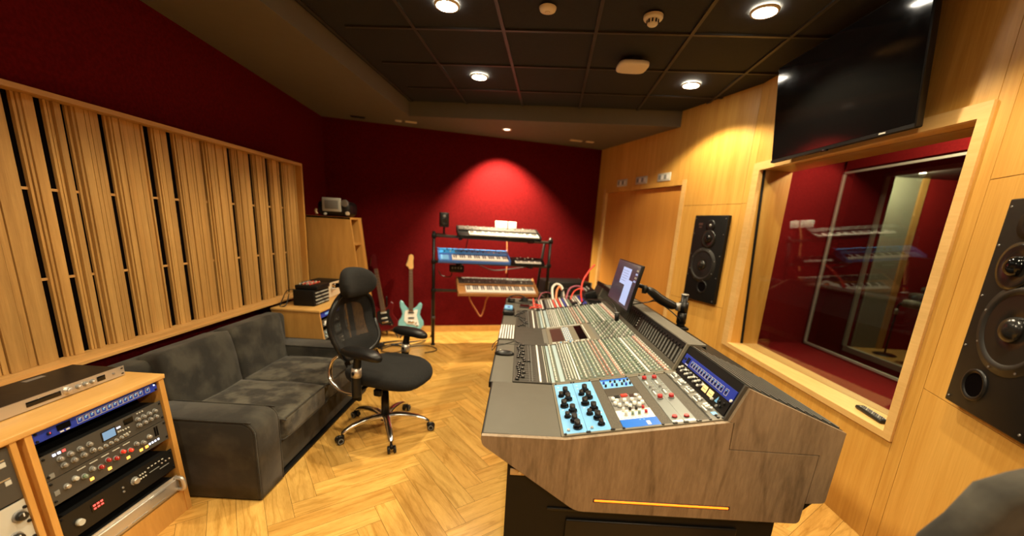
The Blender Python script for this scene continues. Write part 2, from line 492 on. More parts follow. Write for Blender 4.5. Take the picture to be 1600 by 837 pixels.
# ---- left wall (red above and beyond the slatted diffuser)
LW0, LW1 = Vector((-2.09, 1.2, 0)), Vector((-2.38, 4.95, 0))
dLW = (LW1 - LW0).normalized(); LWs = LW0 - dLW * 2.9; LWe = LW1 + dLW * .4
def slab(p, q, z0, z1, th, side, m, mb=None):
    """vertical slab from p to q; thickness away from the room side"""
    mb = mb or MB()
    d = (q - p); n = Vector((d.y, -d.x, 0)).normalized() * side * th
    P = [p, q, q + n, p + n]
    return mb.prism([(a.x, a.y) for a in P], 'z', z0, z1, m)
b = MB()
slab(LWs, LWe, 1.945, 2.75, .2, -1, 'red_wall', b)
slab(LWs, LWe, 0, .725, .2, -1, 'red_wall', b)
yE = 3.962
pE = LW0 + dLW * ((yE - LW0.y) / dLW.y)
slab(pE, LWe, .725, 1.945, .2, -1, 'red_wall', b)
pS = LW0 + dLW * ((.8 - LW0.y) / dLW.y)
slab(LWs, pS, .725, 1.945, .2, -1, 'red_wall', b)
struct('wall_left', b, 'red_wall')
# ---- far wall
FW0, FW1 = Vector((-2.40, 4.98, 0)), Vector((1.05, 5.97, 0))
dF = (FW1 - FW0).normalized(); nF = Vector((dF.y, -dF.x, 0))       # toward the room
b = slab(FW0 - dF * .3, FW1 + dF * .1, 0, 2.75, .15, -1, 'red_wall')
struct('wall_far', b, 'red_wall')
b = slab(FW0 + nF * .012, FW1 + nF * .012, 0, .085, .012, -1, 'oak_top'); struct('baseboard_far', b, 'oak_top')
# ---- rear wall behind the camera
b = MB().bb(-2.6, 2.1, -1.72, -1.6, 0, 2.8, 'red_wall'); struct('wall_rear', b, 'red_wall')
# ---- right side: three planes of oak panels over a dark backing
A_ = Vector((1.9, 3.64, 0)); dA = Vector((-.3413, .94, 0)).normalized(); nA = Vector((-dA.y, dA.x, 0)); nA = nA if nA.x < 0 else -nA
Bq = Vector((1.9, 1.745, 0)); dB = Vector((-.3413, -.94, 0)).normalized(); nB = Vector((dB.y, -dB.x, 0)); nB = nB if nB.x < 0 else -nB
TA = frame(A_, dA, nA, (0, 0, 1)); TB = frame(Bq, dB, nB, (0, 0, 1)); TW = frame(Vector((1.9, 0, 0)), (0, 1, 0), (-1, 0, 0), (0, 0, 1))
def wpanel(mb, T, s0, s1, z0, z1, m='oak_wall', g=.0015, d0=-.016, d1=0):
    mb.bb(s0 + g, s1 - g, d0, d1, z0 + g, z1 - g, m, T)
H_ = 2.75
b = MB()
b.bb(0, .70, -.14, -.014, 0, H_, 'dark_gap', TA)
b.bb(.70, 2.34, -.14, -.014, 2.02, H_, 'dark_gap', TA); b.bb(2.27, 2.5, -.14, -.014, 0, 2.02, 'dark_gap', TA)
b.bb(.70, .78, -.14, -.014, 0, 2.02, 'dark_gap', TA)
for z0, z1 in ((0, .868), (.868, 1.80), (1.80, H_)): wpanel(b, TA, .0, .715, z0, z1)
wpanel(b, TA, .715, 1.60, 2.06, H_); wpanel(b, TA, 1.60, 2.5, 2.06, H_)
wpanel(b, TA, 2.30, 2.5, 0, 2.06)
struct('wall_right', b, 'oak_wall')
# double door
for k, (s0, s1) in enumerate(((.775, 1.609), (1.609, 2.255))):
    mb = MB().bb(s0 + .003, s1 - .003, -.07, -.03, 0.005, 2.005, 'oak_door', TA)
    d = struct('door_%d' % (k + 1), mb, 'oak_door')
b = MB()
b.bb(.715, .772, -.09, .006, 0, 2.06, 'oak_trim', TA); b.bb(2.258, 2.30, -.09, .006, 0, 2.06, 'oak_trim', TA)
b.bb(.772, 2.258, -.09, .006, 2.010, 2.06, 'oak_wall', TA)
struct('trim_4', b, 'oak_trim')
b = MB().bb(.7, 2.4, -.2, -.1, 0, 2.1, 'dark_gap', TA); struct('trim_5', b, 'dark_gap')
# window wall
WY0, WY1, WZ0, WZ1 = 1.857, 3.44, .600, 2.05      # clear opening
OY0, OY1, OZ0, OZ1 = 1.81, 3.53, .565, 2.112      # outside of the trim
b = MB()
b.bb(1.745, OY0 + .02, -.15, -.014, 0, H_, 'dark_gap', TW); b.bb(OY1 - .02, 3.64, -.15, -.014, 0, H_, 'dark_gap', TW)
b.bb(OY0 + .02, OY1 - .02, -.15, -.014, 0, OZ0, 'dark_gap', TW); b.bb(OY0 + .02, OY1 - .02, -.15, -.014, OZ1, H_, 'dark_gap', TW)
wpanel(b, TW, OY1, 3.64, 0, 1.80); wpanel(b, TW, OY1, 3.64, 1.80, H_)
wpanel(b, TW, 1.745, OY0, 0, H_)
wpanel(b, TW, OY0, 2.50, 0, OZ0); wpanel(b, TW, 2.50, OY1, 0, OZ0)
wpanel(b, TW, OY0, 2.72, OZ1, H_); wpanel(b, TW, 2.72, OY1, OZ1, H_)
struct('wall_window_side', b, 'oak_wall')
# right loudspeaker wall
b = MB()
b.bb(0, 3.5, -.14, -.014, 0, H_, 'dark_gap', TB)
for z0, z1 in ((0, .88), (.88, 1.795), (1.795, H_)):
    wpanel(b, TB, 0, .66, z0, z1); wpanel(b, TB, .66, 3.5, z0, z1)
struct('wall_right_near', b, 'oak_wall')
# window: trim, deep reveal, tilted pane
win = MB()
e = .012
win.bb(OY0, OY1, -.02, e, WZ1, OZ1, 'oak_trim', TW); win.bb(OY0, OY1, -.02, e, OZ0, WZ0, 'oak_trim', TW)
win.bb(OY0, WY0, -.02, e, WZ0, WZ1, 'oak_trim', TW); win.bb(WY1, OY1, -.02, e, WZ0, WZ1, 'oak_trim', TW)
DP = .26
win.bb(OY0, OY1, -DP, -.02, WZ1, OZ1, 'oak_wall', TW); win.bb(OY0, OY1, -DP, -.02, OZ0, WZ0, 'oak_trim', TW)
win.bb(OY0, WY0, -DP, -.02, WZ0, WZ1, 'oak_wall', TW); win.bb(WY1, OY1, -DP, -.02, WZ0, WZ1, 'oak_wall', TW)
wf = struct('window_1', win, 'oak_trim')
gx_t, gx_b = 1.96, 2.05                            # pane leans into the room at its top
g = MB()
def gx(y, z):
    return (gx_t + (gx_b - gx_t) * (WZ1 - z) / (WZ1 - WZ0)) - .047 * (y - (WY0 + WY1) / 2)
vs = [(gx(y, z) + dx, y, z) for dx in (0, .008) for y, z in ((WY0 + .002, WZ0 + .002), (WY1 - .002, WZ0 + .002), (WY1 - .002, WZ1 - .002), (WY0 + .002, WZ1 - .002))]
g.add(vs, [(0, 1, 2, 3), (7, 6, 5, 4), (0, 4, 5, 1), (1, 5, 6, 2), (2, 6, 7, 3), (3, 7, 4, 0)], 'glass')
build('pane', g, 'glass', wf)
g = MB()
for yy in (WY0 + .006, WY1 - .006):
    a0, b0 = gx(yy, WZ1), gx(yy, WZ0)
    g.prism([(a0 - .006, WZ1), (a0 + .014, WZ1), (b0 + .014, WZ0), (b0 - .006, WZ0)], 'y', yy - .004, yy + .004, 'black')
build('gasket', g, 'black', wf)

# ================================================================== ROOMS BEHIND THE WINDOW
b = MB()   # space between the windows, lined with red felt
b.prism([(2.165, 3.72), (3.2, 4.32), (3.2, 4.5), (2.165, 3.9)], 'z', -.2, 2.5, 'red_booth')
b.bb(3.2, 3.3, 4.27, 5.0, -.2, 2.9, 'red_booth'); b.bb(3.2, 3.3, .2, 4.30, -.2, .40, 'red_booth'); b.bb(3.2, 3.3, .2, 4.30, 2.23, 2.9, 'red_booth')
b.bb(2.16, 3.3, .7, .8, -.2, 2.9, 'red_booth')
b.prism([(2.165, .555), (3.2, .415), (3.2, -.2), (2.165, -.2)], 'y', .8, 4.4, 'red_booth')
struct('wall_booth', b, 'red_booth')
struct('ceiling_booth', MB().bb(2.16, 3.3, .7, 4.6, 2.45, 2.5, 'red_booth'), 'red_booth')
# second window
b = MB()
y0, y1, z0, z1 = 1.6, 4.28, .43, 2.21
t = .020
b.bb(3.188, 3.215, y0, y1, z0, z0 + t, 'grey_frame'); b.bb(3.188, 3.215, y0, y1, z1 - t, z1, 'grey_frame')
b.bb(3.188, 3.215, y1 - t, y1, z0, z1, 'grey_frame'); b.bb(3.188, 3.215, y0, y0 + t, z0, z1, 'grey_frame')
w2 = struct('window_2', b, 'grey_frame')
build('pane', MB().bb(3.20, 3.206, y0 + t, y1 - t, z0 + t, z1 - t, 'glass2'), 'glass2', w2)
b = MB()
b.prism([(3.3, 4.31), (4.0, 4.74), (4.0, 5.0), (3.3, 4.6)], 'z', -.2, 2.9, 'red_booth')
b.bb(3.3, 4.0, 1, 4.8, -.1, .1, 'red_booth'); b.bb(3.3, 4.0, 1, 4.8, 2.6, 2.7, 'red_booth')
b.bb(4.0, 4.1, 4.72, 5.4, -.2, 2.9, 'red_booth'); b.bb(4.0, 4.1, 1.0, 4.72, -.2, .27, 'red_booth'); b.bb(4.0, 4.1, 1.0, 4.72, 2.30, 2.9, 'red_booth')
b.bb(3.3, 4.1, .9, 1.0, -.2, 2.9, 'red_booth')
b.v = [Vector((v.x, v.y, v.z)) for v in b.v]
struct('wall_cavity', b, 'red_booth')
b = MB()
y1b, z0b, z1b = 4.72, .26, 2.30
b.bb(3.985, 4.03, 1.0, y1b, z0b, z0b + .06, 'grey_frame'); b.bb(3.985, 4.03, 1.0, y1b, z1b - .04, z1b, 'grey_frame')
b.bb(3.985, 4.03, y1b - .025, y1b, z0b, z1b, 'grey_frame')
w3 = struct('window_3', b, 'grey_frame')
build('pane', MB().bb(4.04, 4.046, 1.0, y1b - .04, z0b + .05, z1b - .05, 'glass2'), 'glass2', w3)
b = MB()
b.bb(4.1, 5.50, 5.9, 6.0, 0, 2.5, 'grey_curtain')
b.bb(5.50, 5.58, 5.87, 6.0, 0, 2.5, 'oak_slat2')
b.bb(5.58, 7.6, 5.9, 6.0, 0, 2.5, 'red_booth'); b.bb(7.5, 7.6, 3, 5.9, 0, 2.5, 'red_booth')
struct('wall_live_room', b, 'grey_curtain')
struct('ceiling_live_room', MB().bb(4.1, 8, 1, 6.5, 2.46, 2.52, 'black'), 'black')
struct('floor_live_room', MB().bb(4.1, 8, 1, 6.5, -.05, 0, 'oak_top'), 'oak_top')

def lamp(name, kind, loc, energy, col=LAMP_COL, size=.05, spot=None, blend=.5, parent=None, target=None):
    l = bpy.data.lights.new(name, kind); l.energy = energy; l.color = col
    if kind == 'SPOT': l.spot_size = R(spot); l.spot_blend = blend; l.shadow_soft_size = size
    elif kind == 'AREA': l.size = size; l.shape = 'DISK'
    else: l.shadow_soft_size = size
    o = bpy.data.objects.new(name, l); C.objects.link(o)
    if parent is not None:
        o.parent = parent; o.location = MW[parent.name].inverted() @ Vector(loc)
    else: o.location = loc
    if target is not None:
        o.rotation_euler = (Vector(target) - Vector(loc)).to_track_quat('-Z', 'Y').to_euler()
    return o

# ================================================================== CEILING FIXTURES
DL = [(-.723, 2.658, 'round downlight, left one of the nearer pair in the black tiles', 1), (1.077, 2.66, 'round downlight, right one of the nearer pair, beside the television', 1),
      (-.737, 3.80, 'round downlight, left one of the farther pair in the black tiles', 1), (1.063, 3.837, 'round downlight, right one of the farther pair, by the oak wall', 1),
      (-.723, 1.30, 'round downlight in the black tiles above the sofa end, out of shot', 1), (1.077, 1.30, 'round downlight in the black tiles above the console front, out of shot', 1),
      (-.723, -.2, 'round downlight behind the viewer, left', 1), (1.077, -.2, 'round downlight behind the viewer, right', 1)]
for u, v, lab, p in DL:
    x, y = uv2xy(u, v)
    t = thing('ceiling_downlight', lab, 'ceiling light', (x, y, CEIL), 0, 'recessed downlights in the ceiling grid')
    r = MB().lathe([(.052, .0), (.058, -.006), (.070, -.008), (.074, 0), (.074, .004)], (x, y, CEIL), (0, 0, 1), 28, 'cream')
    build('bezel', r, 'cream', t)
    d = MB().lathe([(.0005, -.010), (.03, -.011), (.052, -.009), (.062, -.007), (.063, .008)], (x, y, CEIL), (0, 0, 1), 24, 'lens')
    build('lens', d, 'lens', t)
    lamp('downlight_lamp', 'SPOT', (x, y, CEIL - .02), LAMP_W * p, spot=130, blend=.30, size=.035, parent=t)
# soffit spot washing the far wall
SX, SY = -.245, 5.079
t = thing('soffit_downlight', 'small round downlight in the lowered far band above the keyboards', 'ceiling light', (SX, SY, SOF))
build('bezel', MB().lathe([(.040, 0), (.045, -.006), (.056, -.006), (.060, 0), (.06, .004)], (SX, SY, SOF), (0, 0, 1), 24, 'cream'), 'cream', t)
build('lens', MB().lathe([(.0005, -.003), (.03, -.004), (.040, 0), (.041, .006)], (SX, SY, SOF), (0, 0, 1), 20, 'lens_dim'), 'lens_dim', t)
lamp('soffit_lamp', 'SPOT', (SX, SY, SOF - .02), SPOT_W, spot=95, blend=.6, size=.03, parent=t, target=(SX - .02, SY + .34, 1.6))
# vent pairs in the far band
for (x, y, l, lab, hue) in ((-1.49, 5.017, .07, 'small square vent plate in the far soffit, left of the two plates', 'cream'), (-1.35, 5.04, .13, 'longer vent plate in the far soffit, beside the small square one', 'cream'),
                       (.62, 5.50, .16, 'long plate in the far soffit near the oak wall', 'cream'), (.80, 5.53, .10, 'short plate in the far soffit nearest the oak wall', 'cream'), (-1.93, 4.95, .16, 'dark slot vent in the soffit at the left corner', 'black')):
    b = MB().box((0, 0, -.004), (l, .05, .008), hue)
    for k in range(3): b.box((0, -.014 + .014 * k, -.009), (l * .85, .004, .003), hue)
    b.v = [Matrix.Rotation(.26, 3, 'Z') @ v + Vector((x, y - .05, SOF)) for v in b.v]
    single('soffit_vent', b, hue, lab, 'vent', 'vent plates in the far soffit')
# smoke detector, round plate, access point
x, y = .074, 2.665
b = MB().lathe([(.001, -.022), (.03, -.022), (.045, -.016), (.05, -.004), (.05, 0)], (x, y, CEIL), (0, 0, 1), 28, 'cream')
b.lathe([(.012, -.0245), (.016, -.0225)], (x, y, CEIL), (0, 0, 1), 16, 'brass')
single('round_ceiling_sensor', b, 'cream', 'round cream disc sensor on a black tile between two downlights', 'sensor')
x, y = .693, 2.686
t = thing('smoke_detector', 'cream smoke detector with slotted dome on the black ceiling tile', 'smoke detector', (x, y, CEIL))
build('base', MB().lathe([(.001, -.02), (.052, -.02), (.056, -.012), (.056, 0)], (x, y, CEIL), (0, 0, 1), 28, 'cream'), 'cream', t)
b = MB().lathe([(.034, -.020), (.030, -.044), (.024, -.050), (.001, -.052)], (x, y, CEIL), (0, 0, 1), 24, 'cream')
for k in range(10):
    a = k * math.pi / 5; b.box((x + .034 * math.cos(a), y + .034 * math.sin(a), CEIL - .032), (.004, .008, .018), 'black', rot=(0, 0, a))
build('dome', b, 'cream', t)
x, y = .75, 3.338
t = thing('wireless_access_point', 'rounded cream box hanging under the black ceiling between the far downlights', 'access point', (x, y, CEIL))
build('housing', MB().ell((x, y, CEIL - .036), (.112, .105, .020), 'cream', None, 40, 14, .5), 'cream', t)
build('mount', MB().lathe([(.07, -.022), (.085, 0)], (x, y, CEIL), (0, 0, 1), 20, 'black'), 'black', t)

# behind the glass: cavity lamp added to light its felt; far lamp is real
for loc, e_, lab in (((2.65, 2.9, 2.43), 24, 'unseen added lamp at the top of the red booth, brightening its felt'), ((4.99, 5.40, 2.455), 55, 'small bright downlight in the room beyond both windows')):
    t = thing('behind_glass_light', lab, 'ceiling light', loc)
    build('lens', MB().lathe([(.001, -.01), (.05, -.01), (.055, 0)], loc, (0, 0, 1), 20, 'lens'), 'lens', t)
    lamp('behind_glass_lamp', 'SPOT' if e_ < 20 else 'POINT', (loc[0], loc[1], loc[2] - .06), e_, size=.05, spot=76, blend=.7, parent=t)

# ================================================================== SLATTED DIFFUSER ON THE LEFT WALL
t = thing('acoustic_panel', 'long oak acoustic panel of vertical slats set in the red left wall', 'acoustic panel', (-2.1, 2.4, .735))
b = MB()
XF, XB = -2.1, -2.245
Y0_, Y1_ = .85, 3.955
b.bb(XB, XF, Y0_, Y1_, 1.925, 1.948, 'oak_frame'); b.bb(XB, XF + .004, Y0_, Y1_, .735, .757, 'oak_frame')
b.bb(XB, XF, Y1_ - .022, Y1_, .757, 1.925, 'oak_cab'); b.bb(XB, XF, Y0_, Y0_ + .022, .757, 1.925, 'oak_cab')
b.bb(XF - .02, XF + .012, Y0_, Y1_, .722, .737, 'oak_frame')
b.mats_ok = 1
build('frame', b, 'oak_frame', t)
build('backing', MB().bb(XB - .01, XF - .078, Y0_, Y1_, .735, 1.94, 'dark_gap'), 'dark_gap', t)
for z_ in (1.135, 1.535): build('batten', MB().bb(XF - .078, XF - .073, Y0_ + .02, Y1_ - .02, z_ - .006, z_ + .006, 'oak_frame'), 'oak_frame', t)
# groups between the dark gaps: (y0, y1)
gaps = [.875, 1.18, 1.50, 1.775, 1.885, 1.99, 2.155, 2.40, 2.555, 2.80, 3.05, 3.28, 3.49, 3.68, 3.93]
gw = {1: .036, 2: .036, 3: .036, 4: .044, 5: .026, 6: .044, 7: .058, 8: .050, 9: .034, 10: .058, 11: .060, 12: .062, 13: .060}
rs = random.Random(11)
for i in range(len(gaps) - 1):
    a = gaps[i] + gw.get(i, .04) * .78; c = gaps[i + 1] - gw.get(i + 1, .04) * .22
    if i == len(gaps) - 2: c = gaps[-1]
    mb = MB(); mb.tone = []
    y = a; n = 0
    while y < c - .004:
        wd = rs.choice([.016, .022, .028, .034, .040]) if n > 1 else .014
        if y + wd > c - .010: wd = c - y
        depth = XF - rs.choice([.048, .050, .052, .055]) - (.012 if n == 0 else (.006 if n == 1 else 0))
        k0 = len(mb.f)
        mb.bb(XF - .078, depth, y + .0004, y + wd - .0026, .758, 1.924)
        tn = rs.uniform(.88, 1.12); hu = rs.uniform(-.015, .02)
        mb.tone += [(tn, tn * (1 + hu), tn * (1 + hu * 2))] * (len(mb.f) - k0)
        y += wd; n += 1
    build('slat_group', mb, 'oak_slat', t)

# ================================================================== TELEVISION above the window
TVB = Vector((1.80, 0, 2.052)); TVT = Vector((1.725, 0, 2.672))
t = thing('television', 'large black flat television tilted forward on the oak wall above the window', 'television', (1.8, 2.59, 2.05))
up = (TVT - TVB).normalized(); nrm = Vector((-up.z, 0, up.x))
if nrm.x > 0: nrm = -nrm
TT = frame(Vector((1.80, 2.59, 2.052)), (0, -1, 0), nrm, up)      # x: to the right as seen, y: out, z: up
W2 = .552; HH = .625
build('housing', MB().rbox((0, -.018, HH / 2), (2 * W2, .036, HH), .006, 'black_plastic', TT, 2), 'black_plastic', t)
build('screen', MB().bb(-W2 + .008, W2 - .008, 0, .0015, .022, HH - .008, 'black_gloss', TT), 'black_gloss', t)
build('lower_bezel', MB().bb(-W2 + .002, W2 - .002, 0, .004, .002, .018, 'black', TT), 'black', t)
b = MB().bb(.36, .40, .004, .0055, .006, .014, 'offwhite', TT); build('logo_mark', b, 'offwhite', t)
build('receiver', MB().rbox((-.02, .0, -.002), (.05, .012, .012), .003, 'black_gloss', TT), 'black_gloss', t)
b = MB().bb(-.25, .25, -.11, -.03, .18, .22, 'black', TT).bb(-.25, .25, -.085, -.03, .40, .44, 'black', TT)
b.bb(-.26, -.22, -.06, -.03, .1, .5, 'black', TT).bb(.22, .26, -.06, -.03, .1, .5, 'black', TT).bb(-.2, .2, -.17, -.10, .24, .38, 'black', TT)
build('wall_bracket', b, 'black', t)

# ================================================================== MAIN LOUDSPEAKERS
def monitor(T, loc, label, wd, ht, mirror=1):
    """T: x along the wall, y out, z up; origin bottom centre of the baffle"""
    t = thing('studio_loudspeaker', label, 'loudspeaker', loc, 0, 'studio loudspeakers in the oak wall')
    D = .045
    build('cabinet', MB().rbox((0, D / 2 - .004, ht / 2), (wd, D, ht), .006, 'black', T, 2), 'black', t)
    def driver(name, x, z, r, prof_cone, surround=True):
        c = MB(); c.lathe(prof_cone, (x, D - .004, z), (0, 1, 0), 40, 'cone')
        c.v = c.v
        T3 = T
        c.v = [T3 @ v for v in c.v]
        p = build(name, c, 'cone', t)
        s_ = MB().lathe([(r * .80, .004), (r * .86, .010), (r * .93, .010), (r * .97, .003), (r * 1.06, .003), (r * 1.08, -.002)], (x, D - .004, z), (0, 1, 0), 40, 'surround')
        s_.v = [T3 @ v for v in s_.v]; build('surround', s_, 'surround', p)
    r = wd * .385
    wz = ht * .43; wx = -.015
    driver('woofer', wx, wz, r, [(.001, .014), (r * .12, .013), (r * .22, .006), (r * .27, .0025), (r * .28, .0035), (r * .5, .0035), (r * .8, .004)])
    dm = MB().ell((wx, D - .001, wz), (r * .30, .028, r * .30), 'cone', None, 24, 12); dm.v = [T @ v for v in dm.v]
    build('dust_cap', dm, 'cone', t)
    px = .026 if mirror > 0 else .072; pz = ht * (.175 if mirror > 0 else .135)
    tx = .014 if mirror > 0 else .065; tz = ht * (.735 if mirror > 0 else .70)
    c = MB().lathe([(.082, .0), (.084, .007), (.070, .009), (.050, .005), (.045, .004), (.001, .004)], (tx, D - .004, tz), (0, 1, 0), 32, 'cone')
    c.ell((tx, D + .001, tz), (.036, .026, .036), 'black_gloss', None, 20, 12)
    c.v = [T @ v for v in c.v]; build('midrange_dome', c, 'cone', t)
    c = MB().lathe([(.052, 0), (.054, .005), (.030, .003), (.001, .003)], (tx, D - .004, ht * .885), (0, 1, 0), 28, 'black_plastic')
    c.ell((tx, D, ht * .885), (.014, .010, .014), 'steel', None, 14, 8)
    c.v = [T @ v for v in c.v]; build('tweeter', c, 'black_plastic', t)
    c = MB().lathe([(.062, -.001), (.060, .005), (.052, .006), (.046, .001)], (px, D - .004, pz), (0, 1, 0), 32, 'black_plastic')
    c.lathe([(.046, .001), (.001, .0006)], (px, D - .004, pz), (0, 1, 0), 32, 'dark_gap')  # flat dark disc stands in for the shade inside the port
    c.v = [T @ v for v in c.v]; build('bass_port', c, 'black_plastic', t)
    for sx in (-1, 1):
        for zz in (.03, .30, .55, .79, .965):
            build('screw', MB().cyl((sx * (wd / 2 - .02), D - .006, ht * zz), (sx * (wd / 2 - .02), D - .0015, ht * zz), .0045, .0035, 8, 'steel', T), 'steel', t)
    for k in range(8):
        a = k * math.pi / 4 + .3
        build('screw', MB().cyl((wx + r * 1.0 * math.cos(a), D - .004, wz + r * 1.0 * math.sin(a)), (wx + r * math.cos(a), D + .001, wz + r * math.sin(a)), .004, .004, 8, 'steel', T), 'steel', t)
    c = MB().box((-wd * .28, D - .0035, ht * .90), (.05, .001, .022), 'screen_dim').box((-wd * .28, D - .0035, ht * .865), (.035, .001, .014), 'screen_dim')
    c.v = [T @ v for v in c.v]; build('badge', c, 'screen_dim', t)
    return t
p = A_ + dA * .277; TL_ = frame(Vector((p.x, p.y, .886)), -dA, nA, (0, 0, 1))
monitor(TL_, (p.x, p.y, .886), 'black three-way loudspeaker in the oak wall left of the window', .398, .815)
p = Bq + dB * .420; TR_ = frame(Vector((p.x, p.y, .910)), -dB, nB, (0, 0, 1))
monitor(TR_, (p.x, p.y, .910), 'black three-way loudspeaker right of the window, cut by the frame edge', .400, .790, -1)

# plates above the double door
for s_, lab in ((1.075, 'white slotted plate above the door, nearest the loudspeaker'), (1.48, 'white slotted plate above the door, the middle one'), (1.885, 'white slotted plate above the door, nearest the red wall')):
    b = MB().rbox((s_, .005, 2.112), (.215, .010, .085), .004, 'offwhite', TA, 2)
    for k in range(4):
        b.bb(s_ - .085 + k * .045, s_ - .05 + k * .045, .0095, .0125, 2.090, 2.135, 'cap_grey' if k % 2 else 'white', TA)
    single('wall_plate', b, 'white', lab, 'wall plate', 'white plates above the double door')

# ================================================================== SOFA
t = thing('sofa', 'two-seat dark grey velvet sofa under the slatted panel', 'sofa', (-1.7, 2.53, 0))
SX0, SX1 = -2.11, -1.29; SY0, SY1 = 1.81, 3.27
b = MB().rbox(((SX0 + SX1 - .03) / 2, (SY0 + SY1) / 2, .125), (SX1 - SX0 - .03, SY1 - SY0 - .10, .21), .02, 'velvet')
build('base', b, 'velvet', t)
def arm(y0, y1, name='armrest'):
    prof = [(SX0, .012), (SX1, .012), (SX1, .38)]
    for k in range(7):
        a = k / 6 * math.pi / 2; prof.append((SX1 - .07 + .07 * math.cos(a), .385 + .07 * math.sin(a)))
    prof += [(SX0, .455)]
    bm = bmesh.new()
    vs = [bm.verts.new((p[0], y0, p[1])) for p in prof]; bm.faces.new(vs)
    r_ = bmesh.ops.extrude_face_region(bm, geom=bm.faces[:])
    bmesh.ops.translate(bm, verts=[v for v in r_['geom'] if isinstance(v, bmesh.types.BMVert)], vec=(0, y1 - y0, 0))
    ed = [e for e in bm.edges if abs(e.verts[0].co.y - e.verts[1].co.y) < 1e-6 and not (e.verts[0].co.z < .02 and e.verts[1].co.z < .02)]
    bmesh.ops.bevel(bm, geom=ed, offset=.022, segments=4, profile=.5, affect='EDGES')
    bm.verts.index_update()
    m = MB().add([v.co.copy() for v in bm.verts], [[v.index for v in f.verts] for f in bm.faces], 'velvet', None, True); bm.free()
    o = build(name, m, 'velvet', t)
    for yy, s in ((y0, 1), (y1, -1)):
        pts = [(p[0] - .004, yy + s * .005, p[1] - .003) for p in prof[1:]]
        m = MB().tube(pts, .0045, 6, 'velvet', sub=2); build('piping', m, 'velvet', o)
arm(1.81, 2.02); arm(3.06, 3.27)
# back
def cushion(c, d, r, mt, bul, name, ax):
    bm = bmesh.new(); bmesh.ops.create_cube(bm, size=1)
    bmesh.ops.subdivide_edges(bm, edges=bm.edges[:], cuts=9, use_grid_fill=True)
    for v in bm.verts:
        x, y, z = v.co * 2
        # rounded box by superellipse blend
        q = Vector((x, y, z)); 
        sx = (1 - abs(y) ** 6 * .04) * (1 - abs(z) ** 6 * .04)
        l = (abs(x) ** 15 + abs(y) ** 15 + abs(z) ** 15) ** (1 / 15)
        q = q / max(l, 1e-6) * max(abs(x), abs(y), abs(z))
        o_ = [0, 0, 0]; s3 = [q.x, q.y, q.z]
        u_, v_ = [s3[i] for i in range(3) if i != ax]
        bulge = bul * (1 - u_ * u_) * (1 - v_ * v_)
        v.co = Vector((q.x * d[0] / 2, q.y * d[1] / 2, q.z * d[2] / 2))
        if abs(s3[ax]) > .5:
            n_ = math.sin(u_ * 5 + c[1] * 3) * math.cos(v_ * 4 + c[1]) * .004
            v.co[ax] += math.copysign(bulge, s3[ax]) + n_
        v.co += Vector(c)
    bm.verts.index_update()
    m = MB().add([v.co.copy() for v in bm.verts], [[v.index for v in f.verts] for f in bm.faces], mt, None, True); bm.free()
    return m
def tilt(mb, piv, a):
    Rm = Matrix.Rotation(a, 3, 'Y'); mb.v = [Rm @ (v - Vector(piv)) + Vector(piv) for v in mb.v]; return mb
b = MB().rbox((-2.03, 2.54, .35), (.16, 1.44, .66), .04, 'velvet', None, 4); build('back', b, 'velvet', t)
for y0, y1 in ((2.0, 2.548), (2.552, 3.10)):
    m = tilt(cushion((-1.925, (y0 + y1) / 2, .505), (.15, y1 - y0, .41), .04, 'velvet', .012, 'b', 0), (-1.95, 0, .4), R(-9))
    build('back_cushion', m, 'velvet', t)
for y0, y1, xx in ((2.022, 2.538, .60), (2.542, 3.058, .60)):
    cxx = SX1 + .02 - xx / 2
    m = cushion((cxx, (y0 + y1) / 2, .305), (xx, y1 - y0, .14), .03, 'velvet_seat', .012, 's', 2)
    o = build('seat_cushion', m, 'velvet_seat', t)
    pts = [(cxx - xx / 2 + .05, y0 + .004, .368), (SX1 - .005, y0 + .006, .368), (SX1 + .014, y0 + .02, .368), (SX1 + .016, (y0 + y1) / 2, .370), (SX1 + .014, y1 - .02, .368), (SX1 - .005, y1 - .006, .368), (cxx - xx / 2 + .05, y1 - .004, .368)]
    build('piping', MB().tube(pts, .0045, 6, 'velvet', sub=4), 'velvet', o)
    pts = [(p[0], p[1], .245) for p in pts[1:-1]]
    build('piping', MB().tube(pts, .0045, 6, 'velvet', sub=4), 'velvet', o)
build('foot_rail', MB().bb(SX0 + .03, SX1 - .012, SY0 + .01, SY1 - .01, 0, .014, 'black'), 'black', t)

